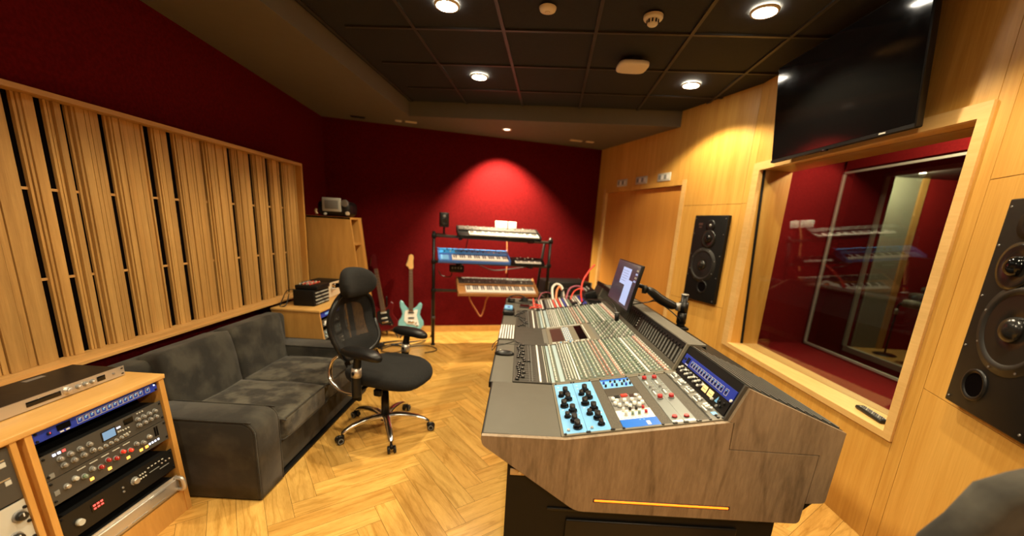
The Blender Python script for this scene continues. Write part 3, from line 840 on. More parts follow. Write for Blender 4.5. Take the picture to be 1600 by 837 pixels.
# ================================================================== RACK CABINET, near left
def fpt(z, off=0):      # x on the slanted front
    return -1.655 + (.70 - z) * .045 / .70 + off
t = thing('rack_cabinet', 'oak rack cabinet with slanted front full of lit audio units at lower left', 'rack cabinet', (-1.85, 1.3, 0))
def side_prof(top=.70, off=0): return [(-2.085, 0), (fpt(0, off), 0), (fpt(top, off), top), (-2.085, top)]
build('side_panel', MB().prism(side_prof(), 'y', 1.722, 1.748, 'oak_cab'), 'oak_cab', t)
for y0, y1 in ((1.205, 1.226), (1.164, 1.182), (.66, .68)):
    build('divider_panel', MB().prism(side_prof(), 'y', y0, y1, 'oak_cab'), 'oak_cab', t)
build('top_board', MB().rbox(((-2.085 + fpt(.7, .004)) / 2, 1.20, .711), (2.085 + fpt(.7, .004), 1.11, .022), .003, 'oak_top', None, 2), 'oak_top', t)
build('inner_lining', MB().prism([(-2.05, .05), (fpt(.05, -.12), .05), (fpt(.7, -.12), .699), (-2.05, .699)], 'y', .68, 1.163, 'dark_gap').prism([(-2.05, .05), (fpt(.05, -.12), .05), (fpt(.7, -.12), .699), (-2.05, .699)], 'y', 1.227, 1.721, 'dark_gap').prism([(-2.05, 0), (fpt(0, -.05), 0), (fpt(.7, -.05), .699), (-2.05, .699)], 'y', 1.1825, 1.2045, 'oak_cab'), 'dark_gap', t)
build('lower_panel', MB().prism([(fpt(0, -.02), 0), (fpt(0, -.004), 0), (fpt(.12, -.004), .12), (fpt(.12, -.02), .12)], 'y', 1.2265, 1.7215, 'oak_cab'), 'oak_cab', t)
sl = math.atan(.045 / .70)
upv = Vector((-math.sin(sl), 0, math.cos(sl))); nv = Vector((math.cos(sl), 0, math.sin(sl)))
def unitT(y, z, off=-.008): return frame(Vector((fpt(z, off), y, z)), (0, 1, 0), nv, upv)   # x->+y, y->out, z->up
def knob(parent, T, x, z, r, h, m, cap=None, name='knob', seg=12, y=0.0, base=None):
    b = MB()
    if base: b.cyl((x, y, z), (x, y + h * .25, z), r * 1.35, r * 1.25, seg, base, T)
    b.cyl((x, y, z), (x, y + h, z), r, r * .86, seg, m, T)
    if cap: b.box((x, y + h + .0004, z + r * .4), (r * .22, .001, r * .8), cap, T)
    return build(name, b, m, parent)
def led(parent, T, x, z, w_, h_, m, name='indicator_light', y=0.001):
    return build(name, MB().box((x, y, z), (w_, .003, h_), m, T), m, parent)
UW = .4826; UY = 1.2325
def unit(name, z0, z1, face, y0=UY, wd=UW, depth=.25, **k):
    T = unitT(y0, z0)
    h = (z1 - z0) / math.cos(sl)
    return build(name, MB().bb(0, wd, -.003, .0, .0008, h - .0008, face, T).bb(.02, wd - .02, -.11, -.003, .002, h - .002, 'black', T), face, t), T, h
# blue unit with the row of small squares (far end of the row = left in the picture? near end first)
u, T, h = unit('blue_meter_unit', .655, .699, 'navy')
knob(u, T, .045, h * .45, .006, .008, 'cap_black', 'led_red')
led(u, T, .095, h * .55, .045, h * .5, 'black_gloss', 'display')
led(u, T, .085, h * .15, .012, .004, 'white', 'mark'); led(u, T, .105, h * .15, .012, .004, 'white', 'mark')
for k in range(13):
    xx = .150 + k * .0228 + (.012 if k == 12 else 0)
    bq = MB()
    for dx, dz, ww, hh in ((0, .0115, .019, .0012), (0, -.0115, .019, .0012), (-.0095, 0, .0012, .024), (.0095, 0, .0012, .024)):
        bq.box((xx + dx, .0008, h * .46 + dz), (ww, .0012, hh), 'offwhite', T)
    bq.box((xx, .0005, h * .46), (.017, .0008, .021), 'navy', T)
    bq.box((xx - .001, .0012, h * .46 + .002), (.006, .0012, .009), 'light_blue', T)
    bq.box((xx + .003, .0014, h * .46 + .006), (.005, .0012, .003), 'white', T)
    build('channel_window', bq, 'navy', u)
led(u, T, .470, h * .68, .006, .006, 'led_white')
# charcoal channel strip unit 1
rk = random.Random(5)
u, T, h = unit('channel_strip_unit', .505, .603, 'charcoal_panel')
for k, (xx, zz) in enumerate([(.05 + .0, .25), (.085, .42), (.12, .25), (.085, .12)]): pass
for i in range(4):
    for j in range(2):
        knob(u, T, .055 + i * .034 + .006 * j, h * (.62 - .30 * j), .0085, .013, 'steel', 'white', base='cap_grey')
for i, mm in enumerate(('led_white', 'led_white', 'led_red')): led(u, T, .042 + .016 * i, h * .86, .009, .008, mm)
led(u, T, .235, h * .62, .050, .034, 'lcd', 'display'); led(u, T, .235, h * .62, .060, .042, 'black_gloss', 'display_bezel', y=.0002)
for i in range(4):
    led(u, T, .272 + .009 * (i % 2), h * (.70 - .18 * (i // 2)), .006, .006, 'led_white' if i < 2 else 'offwhite')
for i in range(3):
    for j in range(2): knob(u, T, .290 + .012 * i, h * (.5 - .22 * j), .0035, .005, 'offwhite', name='button', seg=8)
led(u, T, .322, h * .78, .040, .024, 'black_gloss', 'display')
for i in range(4):
    for j in range(2): knob(u, T, .360 + i * .028, h * (.64 - .28 * j), .0085, .013, 'steel', 'white', base='cap_grey')
for i in range(6): knob(u, T, .19 + .022 * i, h * .22, .006, .009, 'cap_grey', 'white', base='silver')
for i in range(3): led(u, T, .365 + .012 * i, h * .90, .006, .005, 'offwhite')
led(u, T, .018, h * .15, .016, .018, 'cap_grey', 'label_plate')
u, T, h = unit('channel_strip_unit', .405, .5035, 'charcoal_panel')
for i, mm in enumerate(('silver', 'offwhite', 'cap_dgreen', 'cap_grey', 'red', 'red', 'red', 'bright_red', 'bright_red', 'steel', 'steel', 'silver')):
    knob(u, T, .05 + i * .031, h * (.62 if i % 2 else .50), .0085, .013, mm, 'white', base='cap_grey')
for xx, mm in ((.135, 'led_amber'), (.205, 'led_amber'), (.285, 'led_amber'), (.345, 'led_amber'), (.372, 'led_amber')):
    led(u, T, xx, h * .22, .013, .011, mm)
for xx in (.388, .402, .416, .432): led(u, T, xx, h * .26, .007, .008, 'led_white')
for i in range(5): led(u, T, .11 + i * .045, h * .86, .030, .003, 'offwhite', 'legend')
led(u, T, .425, h * .68, .006, .045, 'black_gloss', 'meter_slot'); led(u, T, .436, h * .68, .006, .045, 'black_gloss', 'meter_slot')
led(u, T, .018, h * .45, .016, .018, 'cap_grey', 'label_plate')
# black processor with red display
u, T, h = unit('effects_unit', .245, .352, 'black_plastic')
knob(u, T, .055, h * .45, .014, .014, 'offwhite'); knob(u, T, .285, h * .62, .014, .016, 'silver', base='cap_grey')
led(u, T, .130, h * .62, .050, .030, 'black_gloss', 'display', y=.0006)
for i in range(3):
    led(u, T, .116 + .014 * i, h * .70, .009, .007, 'led_red', y=.002); led(u, T, .116 + .014 * i, h * .57, .009, .006, 'led_red', y=.002)
for i in range(3):
    for j in range(2): knob(u, T, .312 + .012 * i, h * (.70 - .16 * j), .004, .004, 'offwhite', name='button', seg=8)
for i in range(2): knob(u, T, .232, h * (.66 - .18 * i), .005, .005, 'steel', name='button', seg=8)
for i in range(5): led(u, T, .355 + .018 * i, h * .78, .008, .004, 'offwhite', 'legend')
for i in range(3): knob(u, T, .42 + .02 * i, h * .62, .004, .005, 'silver', name='button', seg=8)
led(u, T, .38, h * .55, .05, .003, 'cap_grey', 'legend'); led(u, T, .43, h * .42, .05, .003, 'cap_grey', 'legend')
# silver amplifier at the bottom
u, T, h = unit('power_amplifier', .125, .208, 'silver')
build('face_rib', MB().rbox((UW / 2, .006, h * .5), (UW - .04, .012, h * .7), .004, 'silver', T), 'silver', u)
for i in range(4): led(u, T, .07 + i * .095, h * .25, .075, .002, 'steel', 'vent_slot', y=.0125)
led(u, T, .36, h * .74, .08, .004, 'steel', 'legend', y=.0125)
for xx in (.012, .470):
    pts = [(xx, 0, h * .12), (xx, .030, h * .16), (xx, .038, h * .5), (xx, .030, h * .84), (xx, 0, h * .88)]
    m = MB().tube(pts, .010, 10, 'silver', T); build('handle', m, 'silver', u)
# second bay at the very left
u, T, h = unit('green_grey_unit', .50, .69, 'charcoal_panel', y0=.682, wd=.480)
for z in (.8, .45): led(u, T, .44, h * z, .045, .003, 'brass', 'legend')
for z in (.72, .38): led(u, T, .455, h * z, .016, .016, 'offwhite', 'label_plate')
for xx in (.1, .2, .3, .38): knob(u, T, xx, h * .5, .014, .014, 'cap_black', 'white')
u, T, h = unit('pale_preamp_unit', .13, .495, 'offwhite', y0=.682, wd=.480)
for xx, zz in ((.455, .86), (.43, .68), (.46, .52), (.425, .36), (.455, .2), (.36, .8), (.36, .5), (.27, .7), (.2, .5), (.1, .6)): knob(u, T, xx, h * zz, .016, .018, 'cap_black', 'white', base='steel')
for zz in (.92, .77, .6, .44, .28): build('rack_screw', MB().cyl((.474, 0, h * zz), (.474, .005, h * zz), .006, .005, 8, 'black', T), 'black', u)
# rack screws for the main bay
for z in (.662, .69, .52, .59, .42, .49, .26, .34, .14, .195):
    T = unitT(UY, z)
    for xx in (.008, UW - .008): build('rack_screw', MB().cyl((xx, 0, 0), (xx, .004, 0), .005, .004, 8, 'black', T), 'black', t)

# silver unit lying on top of the cabinet
t2 = thing('rack_processor', 'silver-fronted audio processor with black lid lying on the oak rack cabinet', 'audio processor', (-1.88, 1.46, .722))
TP = frame(Vector((-1.795, 1.228, .728)), (0, 1, 0), (1, 0, 0), (0, 0, 1))
build('case', MB().bb(.018, .464, -.215, -.003, .0, .040, 'black_plastic', TP), 'black_plastic', t2)
fp = build('front_panel', MB().bb(0, .4826, -.003, .0, -.002, .0425, 'silver', TP), 'silver', t2)
b = MB().rbox((.165, .0005, .020), (.115, .003, .020), .0014, 'black_gloss', TP); build('display', b, 'black_gloss', t2)
b = MB().lathe([(.017, 0), (.0165, .004), (.013, .005), (.0125, .016), (.011, .018), (.001, .018)], (.245, 0, .021), (0, 1, 0), 24, 'silver'); b.v = [TP @ v for v in b.v]
build('jog_wheel', b, 'silver', t2)
for k in range(3): knob(t2, TP, .285 + .028 * k, .021, .0075, .016, 'silver', base='cap_grey')
b = MB().rbox((.378, .001, .021), (.034, .003, .022), .0014, 'black_gloss', TP); build('button_pad', b, 'black_gloss', t2)
build('power_switch', MB().cyl((.432, 0, .021), (.432, .004, .021), .005, .005, 12, 'steel', TP), 'steel', t2)
b = MB()
for xx in (.010, .472):
    for zz in (.008, .032): b.box((xx, .0004, zz), (.010, .0012, .005), 'black', TP)
build('rack_slots', b, 'black', t2)
for yy, zz in ((.10, 0), (.26, 0)):
    build('sticker', MB().box((yy + .03, -.185, .0404), (.07, .022, .0008), 'light_blue' if yy < .2 else 'steel', TP), 'light_blue', t2)
for xx, yy in ((.04, -.03), (.44, -.03), (.04, -.19), (.44, -.19)):
    build('rubber_foot', MB().cyl((xx, yy, -.0055), (xx, yy, 0), .010, .010, 12, 'black', TP), 'black', t2)

# ================================================================== OFFICE CHAIR
CH = (-.905, 2.63); CR = R(-15)
t = thing('office_chair', 'black mesh-back office chair with headrest and chrome star base in front of the sofa', 'office chair', (CH[0], CH[1], 0), CR)
def cb(name, mb, m, par=None): return build(name, mb, m, par or t, world=False)
TI = Matrix.Identity(4)
# base and legs
cb('hub', MB().cyl((0, 0, .085), (0, 0, .135), .036, .030, 20, 'black_plastic'), 'black_plastic')
cb('gas_lift', MB().cyl((0, 0, .12), (0, 0, .30), .029, .026, 20, 'black_plastic').cyl((0, 0, .30), (0, 0, .40), .019, .019, 16, 'black'), 'black_plastic')
for k in range(5):
    a = R(7 + 72 * k) - CR
    dx, dy = math.cos(a), math.sin(a)
    P = [(dx * r_, dy * r_, z_) for r_, z_ in ((.015, .112), (.10, .122), (.20, .112), (.27, .090), (.305, .068))]
    lg = cb('leg', MB().tube(P, [.030, .026, .022, .019, .015], 12, 'chrome', flat=.75), 'chrome')
    wx_, wy_ = dx * .325, dy * .325
    px_, py_ = -dy, dx
    cs = MB()
    cs.cyl((dx * .305, dy * .305, .045), (dx * .305, dy * .305, .078), .008, .008, 10, 'black_plastic')
    cs.rbox((dx * .315, dy * .315, .042), (.044, .020, .034), .009, 'black_plastic', None, 2, rot=(0, 0, a))
    cst = cb('caster', cs, 'black_plastic', lg)
    for s_ in (-1, 1):
        c0 = Vector((wx_, wy_, .0255)); o_ = Vector((px_, py_, 0)) * s_
        wl = MB().lathe([(.001, .0), (.012, .0), (.013, .002), (.0235, .003), (.0255, 0), (.0255, -.012), (.001, -.014)], c0 + o_ * .024, o_, 20, 'black_plastic')
        wl.lathe([(.0135, .0025), (.0185, .0035), (.0190, .0028)], c0 + o_ * .0242, o_, 20, 'cap_grey')
        cb('wheel', wl, 'black_plastic', lg)
# mechanism
cb('tilt_mechanism', MB().rbox((-.02, 0, .415), (.26, .16, .05), .012, 'black_plastic').rbox((.12, 0, .425), (.06, .10, .035), .01, 'black_plastic'), 'black_plastic')
for P in ([(-.04, -.08, .405), (-.05, -.15, .385), (-.07, -.20, .345), (-.05, -.235, .345)], [(.06, -.08, .405), (.07, -.15, .39), (.075, -.19, .38)]):
    cb('lever', MB().tube(P, .008, 8, 'black').rbox(P[-1], (.055, .03, .05), .010, 'black', None, 2), 'black')
# seat
def seatmesh(cx, cz, hx, hy, hz, m='black_fabric', wf=.04, front=.04, n=28, dome=.02):
    vs = []; fs = []
    rows = 10
    for j in range(rows + 1):
        ph = -math.pi / 2 + math.pi * j / rows
        for i in range(n):
            th = 2 * math.pi * i / n
            sp = lambda x, p: math.copysign(abs(x) ** p, x)
            x = sp(math.cos(th), .62) * sp(math.cos(ph), .35); y = sp(math.sin(th), .62) * sp(math.cos(ph), .35); z = sp(math.sin(ph), .8)
            zz = z * hz
            if z > 0: zz += dome * (abs(y) ** 2 - .5) * .9
            zz -= front * max(0, x) ** 2.5
            wd = hy * (1 - .14 * max(0, -x) ** 2 - .10 * max(0, x) ** 3)
            vs.append((cx + x * hx, y * wd, cz + zz))
    for j in range(rows):
        for i in range(n): fs.append((j * n + i, j * n + (i + 1) % n, (j + 1) * n + (i + 1) % n, (j + 1) * n + i))
    return MB().add(vs, fs, m, None, True)
cb('seat', seatmesh(.045, .470, .272, .262, .054), 'black_fabric')
cb('seat_pan', seatmesh(.04, .445, .245, .235, .022, 'black_plastic'), 'black_plastic')
# chrome bow carrying the back
cb('back_support', MB().tube([(-.10, 0, .415), (-.20, 0, .412), (-.285, 0, .435), (-.315, 0, .50), (-.305, 0, .575), (-.285, 0, .635)], [.020, .024, .026, .026, .024, .018], 12, 'black_plastic', flat=.5), 'black_plastic')
for s_ in (-1, 1):
    cb('chrome_bow', MB().tube([(-.20, .215 * s_, .60), (-.230, .235 * s_, .57), (-.248, .245 * s_, .51), (-.232, .26 * s_, .445), (-.17, .275 * s_, .400), (-.10, .285 * s_, .385), (-.02, .29 * s_, .385)], [.011, .018, .024, .027, .024, .018, .013], 12, 'chrome', flat=.6), 'chrome')
# curved mesh back
def back_pt(u, v):
    """u -1..1 across, v 0..1 up"""
    hw = .235 * (1 - .22 * max(0, (v - .55) / .45) ** 2 - .16 * max(0, (.35 - v) / .35) ** 2)
    z = .535 + .455 * v
    x = -.235 - .05 * math.sin(math.pi * v) * 1.0 - .03 * v + .055 * (u * u) + .035 * math.exp(-((v - .22) / .2) ** 2)
    return Vector((x, u * hw, z))
def backoutline(k, n=48, s=1.0):
    a = 2 * math.pi * k / n
    sp = lambda x, p: math.copysign(abs(x) ** p, x)
    return sp(math.cos(a), .55) * s, .5 + .5 * sp(math.sin(a), .62) * s
pts = [back_pt(*backoutline(k)) for k in range(48)]; pts.append(pts[0])
cb('back_frame', MB().tube(pts, .0165, 10, 'black_plastic', sub=1), 'black_plastic')
mb = MB(); n = 48
rings = [1.0, .8, .6, .4, .2]
vs = []; fs = []
for s_ in rings: vs += [back_pt(*backoutline(k, n, s_)) for k in range(n)]
vs.append(back_pt(0, .5))
for j in range(len(rings) - 1):
    for k in range(n): fs.append((j * n + k, j * n + (k + 1) % n, (j + 1) * n + (k + 1) % n, (j + 1) * n + k))
for k in range(n): fs.append(((len(rings) - 1) * n + k, (len(rings) - 1) * n + (k + 1) % n, len(vs) - 1))
cb('back_mesh', mb.add(vs, fs, 'mesh', None, True), 'mesh')
vs = []; fs = []
for s_, o_ in ((1.0, .010), (.66, .004)): vs += [back_pt(*backoutline(k, n, s_)) + Vector((o_, 0, 0)) for k in range(n)]
for k in range(n): fs.append((k, (k + 1) % n, n + (k + 1) % n, n + k))
cb('back_border', MB().add(vs, fs, 'black_fabric', None, True), 'black_fabric')
# solid lower cushion and lumbar pad
vs = []; fs = []; nu, nv_ = 14, 8
for off in (.0, -.028):
    for j in range(nv_ + 1):
        for i in range(nu + 1):
            u = -1 + 2 * i / nu; v = .03 + .27 * j / nv_
            p = back_pt(u * .95, v); e_ = 1 - max(abs(u), abs(j / nv_ * 2 - 1)) ** 4
            p.x += off * (e_ if off else 1) + .004; vs.append(p)
st = (nu + 1) * (nv_ + 1)
for q in range(2):
    for j in range(nv_):
        for i in range(nu): a_ = q * st + j * (nu + 1) + i; fs.append((a_, a_ + 1, a_ + nu + 2, a_ + nu + 1))
cb('lumbar_pad', MB().add(vs, fs, 'black_fabric', None, True), 'black_fabric')
cb('spine', MB().tube([(-.285, 0, .62), (-.325, 0, .74), (-.335, 0, .86), (-.30, 0, .98), (-.285, 0, 1.04)], [.02, .018, .016, .014, .012], 10, 'black_plastic'), 'black_plastic')
# headrest
hb = MB(); n = 24; vs = []; fs = []
for j in range(13):
    ph = -math.pi / 2 + math.pi * j / 12
    for i in range(n):
        th = 2 * math.pi * i / n
        sp = lambda x, p: math.copysign(abs(x) ** p, x)
        y = sp(math.cos(ph), .6) * sp(math.cos(th), .7) * .168; x = sp(math.cos(ph), .6) * sp(math.sin(th), .8) * .055; z = sp(math.sin(ph), .75) * .102
        z += -.022 * (y / .155) ** 2 * (1 if z > 0 else -.2); x += .055 * (y / .155) ** 2
        vs.append((-.235 + x, y, 1.062 + z))
for j in range(12):
    for i in range(n): fs.append((j * n + i, j * n + (i + 1) % n, (j + 1) * n + (i + 1) % n, (j + 1) * n + i))
hr = cb('headrest', hb.add(vs, fs, 'black_fabric', None, True), 'black_fabric')
cb('headrest_bracket', MB().tube([(-.285, -.03, 1.0), (-.31, -.05, 1.04), (-.28, -.05, 1.07)], .010, 8, 'steel').rbox((-.29, -.10, 1.045), (.03, .05, .03), .008, 'chrome', None, 2), 'steel', hr)
# arms
for s_ in (-1, 1):
    y = .290 * s_
    ps = cb('arm_post', MB().tube([(-.01, y, .375), (-.01, y, .52), (.0, y, .60), (.010, y, .665)], [.030, .029, .025, .022], 14, 'black_plastic', flat=.7), 'black_plastic')
    cb('post_collar', MB().cyl((-.01, y, .515), (-.005, y, .575), .0325, .0305, 16, 'silver', ).rbox((-.008, y - .033, .545), (.016, .012, .022), .004, 'black', None, 2), 'silver', ps)
    cb('arm_bracket', MB().tube([(-.02, y, .415), (-.02, y * .8, .405), (-.02, y * .4, .41)], .018, 10, 'black_plastic', flat=.6), 'black_plastic', ps)
    vs = []; fs = []; n = 20
    for j in range(9):
        ph = -math.pi / 2 + math.pi * j / 8
        for i in range(n):
            th = 2 * math.pi * i / n
            sp = lambda x, p: math.copysign(abs(x) ** p, x)
            x = sp(math.cos(ph), .5) * sp(math.cos(th), .75); yy = sp(math.cos(ph), .5) * sp(math.sin(th), .75); z = sp(math.sin(ph), .7)
            vs.append((.035 + x * .140, y + yy * .055 * (1 - .12 * x), .674 + z * .030 - .022 * max(0, x) ** 2 + .006 * max(0, -x)))
    for j in range(8):
        for i in range(n): fs.append((j * n + i, j * n + (i + 1) % n, (j + 1) * n + (i + 1) % n, (j + 1) * n + i))
    cb('arm_pad', MB().add(vs, fs, 'black_plastic', None, True), 'black_plastic')

# ================================================================== MIXING CONSOLE
K = .111 / .606
YN, YM, YF = 1.40, 1.925, 4.36
con = thing('mixing_console', 'long mixing console with wooden side, meter bridge and hundreds of pale knobs', 'mixing console', (.55, 2.6, 0))
ks = math.atan(K)
def ST(x, y, h=0):
    """frame on the sloped top: x up the slope, y along the console, z out of the surface"""
    return frame(Vector((x, y, .717 + (x - .218) * K)) + Vector((-math.sin(ks), 0, math.cos(ks))) * h, (math.cos(ks), 0, math.sin(ks)), (0, 1, 0), (-math.sin(ks), 0, math.cos(ks)))
bs = math.atan2(.136, .052)
def BT(tt, y, h=0):
    """frame on the meter bridge face; tt up the face (0..1.456), z out toward the operator"""
    p = Vector((.824 + math.cos(bs) * tt, y, .828 + math.sin(bs) * tt)); nn = Vector((-math.sin(bs), 0, math.cos(bs)))
    return frame(p + nn * h, (math.cos(bs), 0, math.sin(bs)), (0, 1, 0), nn)
part = lambda name, mb, m, par=con, **k: build(name, mb, m, par, **k)
def rpoly(pts, r):   # rounded corners: r per point
    out = []
    n = len(pts)
    for i, p in enumerate(pts):
        rr = r.get(i, 0)
        if not rr: out.append(p); continue
        a = Vector(pts[i - 1]); b = Vector(p); c = Vector(pts[(i + 1) % n])
        u = (a - b).normalized() * rr; v = (c - b).normalized() * rr
        for k in range(5):
            s_ = k / 4; q = b + u * (1 - s_) ** 2 + v * s_ ** 2; out.append((q.x, q.y))
    return out
low = rpoly([(-.107, .711), (-.107, .674), (.282, .401), (1.180, .404), (1.190, .709), (.843, .712), (.841, .826), (.824, .826), (.218, .714)], {1: .02, 2: .03, 3: .02})
upr = rpoly([(.8445, .826), (.8465, .7155), (1.1935, .7125), (1.186, .497), (1.262, .503), (1.272, .810), (.878, .964), (.826, .829)], {4: .015})
for yy, nm in ((YN - .020, 0), (YF, 1)):
    part('side_panel', MB().prism(low, 'y', yy, yy + .020), 'console_wood')
    part('upper_side_panel', MB().prism(upr, 'y', yy + .001, yy + .020), 'console_wood')
led_ = part('light_bar', MB().rbox((.620, YN - .0205, .456), (.535, .005, .009), .0024, 'led_orange'), 'led_orange', label='orange glowing light bar')
part('light_bar_channel', MB().rbox((.620, YN - .0203, .456), (.545, .002, .016), .0008, 'screen_dim'), 'screen_dim')
# body
part('chassis', MB().prism([(-.10, .700), (-.10, .676), (.285, .42), (1.17, .42), (1.26, .52), (1.262, .80), (.885, .948), (.835, .81), (.215, .700)], 'y', YN, YF, 'black'), 'black')
part('front_edge', MB().rbox(((-.108 - .100) / 2, (YN + YM) / 2, .694), (.012, YM - YN, .036), .004, 'black'), 'black')
part('front_edge', MB().rbox(((-.122 - .110) / 2, (YM + YF) / 2, .694), (.016, YF - YM, .034), .004, 'black'), 'black')
# armrests
part('armrest', MB().rbox((.05, (YN + YM) / 2, .707), (.306, YM - YN - .002, .014), .003, 'olive'), 'olive')
part('armrest_border', MB().bb(.203, .216, YN, YM, .702, .7165, 'olive_light'), 'olive_light')
part('armrest', MB().rbox((-.058, (YM + 3.75) / 2, .706), (.116, 3.75 - YM - .002, .014), .004, 'olive'), 'olive')
part('armrest', MB().rbox((.03, (3.75 + YF) / 2, .706), (.30, YF - 3.75 - .002, .014), .004, 'olive'), 'olive')
part('palm_strip', MB().bb(-.116, .0, 2.60, 2.604, .712, .7142, 'black'), 'black')
# near outboard section base
part('outboard_frame', MB().box((.31, 0, -.004), (.64, YM - YN, .008), 'vent', ST(.218, (YN + YM) / 2)), 'vent')
for dy, w_ in ((YN + .006, .012), (YM - .008, .018)):
    part('border_rail', MB().box((.309, 0, .001), (.632, w_, .005), 'olive_light', ST(.218, dy)), 'olive_light')
LS = 1 / math.cos(ks)
def mod(name, x0, x1, y0, y1, m, h=.003):
    return part(name, MB().bb(0, (x1 - x0) * LS, 0, y1 - y0, 0, h, m, ST(x0, y0)), m)
def sk(par, x, y, r, h, m, base=None, br=None, cap=None, seg=14, name='knob', h0=.003):
    T = ST(x, y, h0); b = MB()
    if base: b.cyl((0, 0, 0), (0, 0, h * .28), br or r * 1.5, (br or r * 1.5) * .92, seg, base, T)
    b.cyl((0, 0, 0), (0, 0, h), r, r * .9, seg, m, T)
    if cap: b.box((-r * .3, 0, h + .0004), (r * .8, r * .22, .001), cap, T)
    return part(name, b, m, par)
def sbox(par, x, y, dx, dy, dz, m, name='button', h0=.003):
    return part(name, MB().rbox((0, 0, dz / 2), (dx, dy, dz), min(dx, dy, dz) * .2, m, ST(x, y, h0), 2), m, par)
yb0, yb1 = 1.412, 1.905
# two light-blue equaliser modules with big black knobs
for x0, x1, big, small, yl in ((.214, .304, [(0.259, 1.792), (0.264, 1.720), (0.240, 1.655), (0.270, 1.599), (0.267, 1.509), (0.272, 1.456)], [(0.236, 1.762), (0.243, 1.550)], 1),
                           (.3055, .397, [(0.351, 1.798), (0.357, 1.716), (0.332, 1.657), (0.360, 1.600), (0.362, 1.514)], [(0.330, 1.757), (0.336, 1.555), (0.366, 1.459)], 2)):
    m_ = mod('blue_equaliser_module', x0, x1, yb0, yb1, 'light_blue')
    for x, y in big: sk(m_, x, y - .004, .0135, .034, 'cap_black', 'black_gloss', .020, None, 18)
    for x, y in small: sk(m_, x, y, .0105, .024, 'cap_black', 'black_gloss', .0155, None, 16)
    for y in (1.87, 1.83, 1.69, 1.62, 1.44): sbox(m_, x0 + .016, y, .010, .004, .0008, 'white', 'legend')
    for y in (1.75, 1.56, 1.48): sbox(m_, x1 - .012, y, .004, .006, .0008, 'white', 'legend')
    sk(m_, x0 + .020, 1.436, .006, .008, 'silver', name='switch')
for x in (.398, .586, .722):
    w_ = {.398: .043, .586: .042, .722: .044}[x]
    mod('vent_strip', x, x + w_, yb0, yb1, 'vent', .0015)
# multi-colour channel strip
top = mod('blue_compressor_module', .441, .581, 1.795, 1.903, 'light_blue')
sbox(top, .511, 1.893, .138, .018, .0006, 'deep_blue', 'colour_band')
for i, (x, y) in enumerate([(0.452, 1.852), (0.455, 1.816), (0.486, 1.861), (0.487, 1.821), (0.507, 1.858), (0.507, 1.815), (0.533, 1.863), (0.534, 1.821), (0.551, 1.854), (0.552, 1.814), (.570, 1.862), (.572, 1.82)]):
    sk(top, x, y, .0055, .012, 'cap_black' if i % 3 else 'navy', 'white' if i % 4 == 2 else None, .0065)
cov = mod('grey_blank_cover', .441, .582, 1.708, 1.7945, 'charcoal_metal', .0035)
mid = mod('chrome_dynamics_module', .4425, .582, 1.56, 1.707, 'steel')
low_ = mod('white_equaliser_module', .4425, .585, 1.479, 1.5595, 'white')
blu = mod('blue_output_module', .4425, .587, yb0, 1.4785, 'deep_blue')
for x, y in [(0.455, 1.655), (0.467, 1.634), (0.469, 1.591), (0.5, 1.633), (0.5, 1.594), (0.532, 1.633), (0.533, 1.596), (0.509, 1.574), (0.566, 1.636), (0.566, 1.597), (.455, 1.61), (.55, 1.58)]:
    sk(mid, x, y, .0085, .017, 'white', 'cap_grey', .010)
for x, y, c_ in [(0.475, 1.549, 'white'), (0.476, 1.51, 'offwhite'), (0.501, 1.546, 'cap_black'), (0.502, 1.507, 'cap_dgreen'), (0.527, 1.547, 'cap_black'), (0.529, 1.508, 'cap_dgreen'), (0.556, 1.551, 'red'), (0.557, 1.511, 'red')]:
    sk(low_, x, y, .0062, .017, c_, 'offwhite', .0075)
for k in range(9): sbox(low_, .452 + .014 * k, 1.488 + .003 * (k % 2), .003, .003, .0008, 'cap_grey', 'legend')
sbox(mid, .479, 1.690, .026, .020, .004, 'black'); sbox(mid, .512, 1.695, .030, .018, .008, 'bright_red', 'red_button'); sbox(mid, .548, 1.688, .028, .026, .003, 'screen_dim', 'meter'); sk(mid, .562, 1.684, .009, .009, 'white')
sbox(blu, .520, 1.466, .006, .006, .001, 'light_blue', 'legend'); sbox(blu, .535, 1.466, .006, .006, .001, 'light_blue', 'legend'); sbox(blu, .545, 1.436, .014, .030, .001, 'white', 'label_plate')
# grey preamps with red knobs
for x0, big, flat, bars, gk in ((.629, [(0.641, 1.852), (0.645, 1.633)], (0.655, 1.457), [(0.638, 1.801), (0.639, 1.684)], [(0.636, 1.754), (0.637, 1.714)]),
                                (.6755, [(0.688, 1.849), (0.692, 1.629)], (0.700, 1.453), [(0.684, 1.797), (0.686, 1.688)], [(0.680, 1.751), (0.682, 1.714)])):
    m_ = mod('grey_preamp_module', x0, x0 + .0455, yb0, yb1, 'alu_panel')
    for x, y in big: sk(m_, x + .008, y, .0115, .018, 'red', 'alu_panel', .013, None, 18)
    sk(m_, flat[0] - .004, flat[1], .0105, .008, 'red', 'black', .011, None, 18)
    for x, y in bars: sbox(m_, x + .006, y, .007, .040, .008, 'white', 'fader_cap')
    for x, y in gk: sk(m_, x + .012, y, .0065, .012, 'cap_grey', 'steel', .008)
    for y in (1.80, 1.77, 1.73, 1.70, 1.66): sbox(m_, x0 + .038, y, .004, .006, .004, 'offwhite')
    sbox(m_, x0 + .022, 1.423, .040, .018, .0008, 'white', 'label_plate')
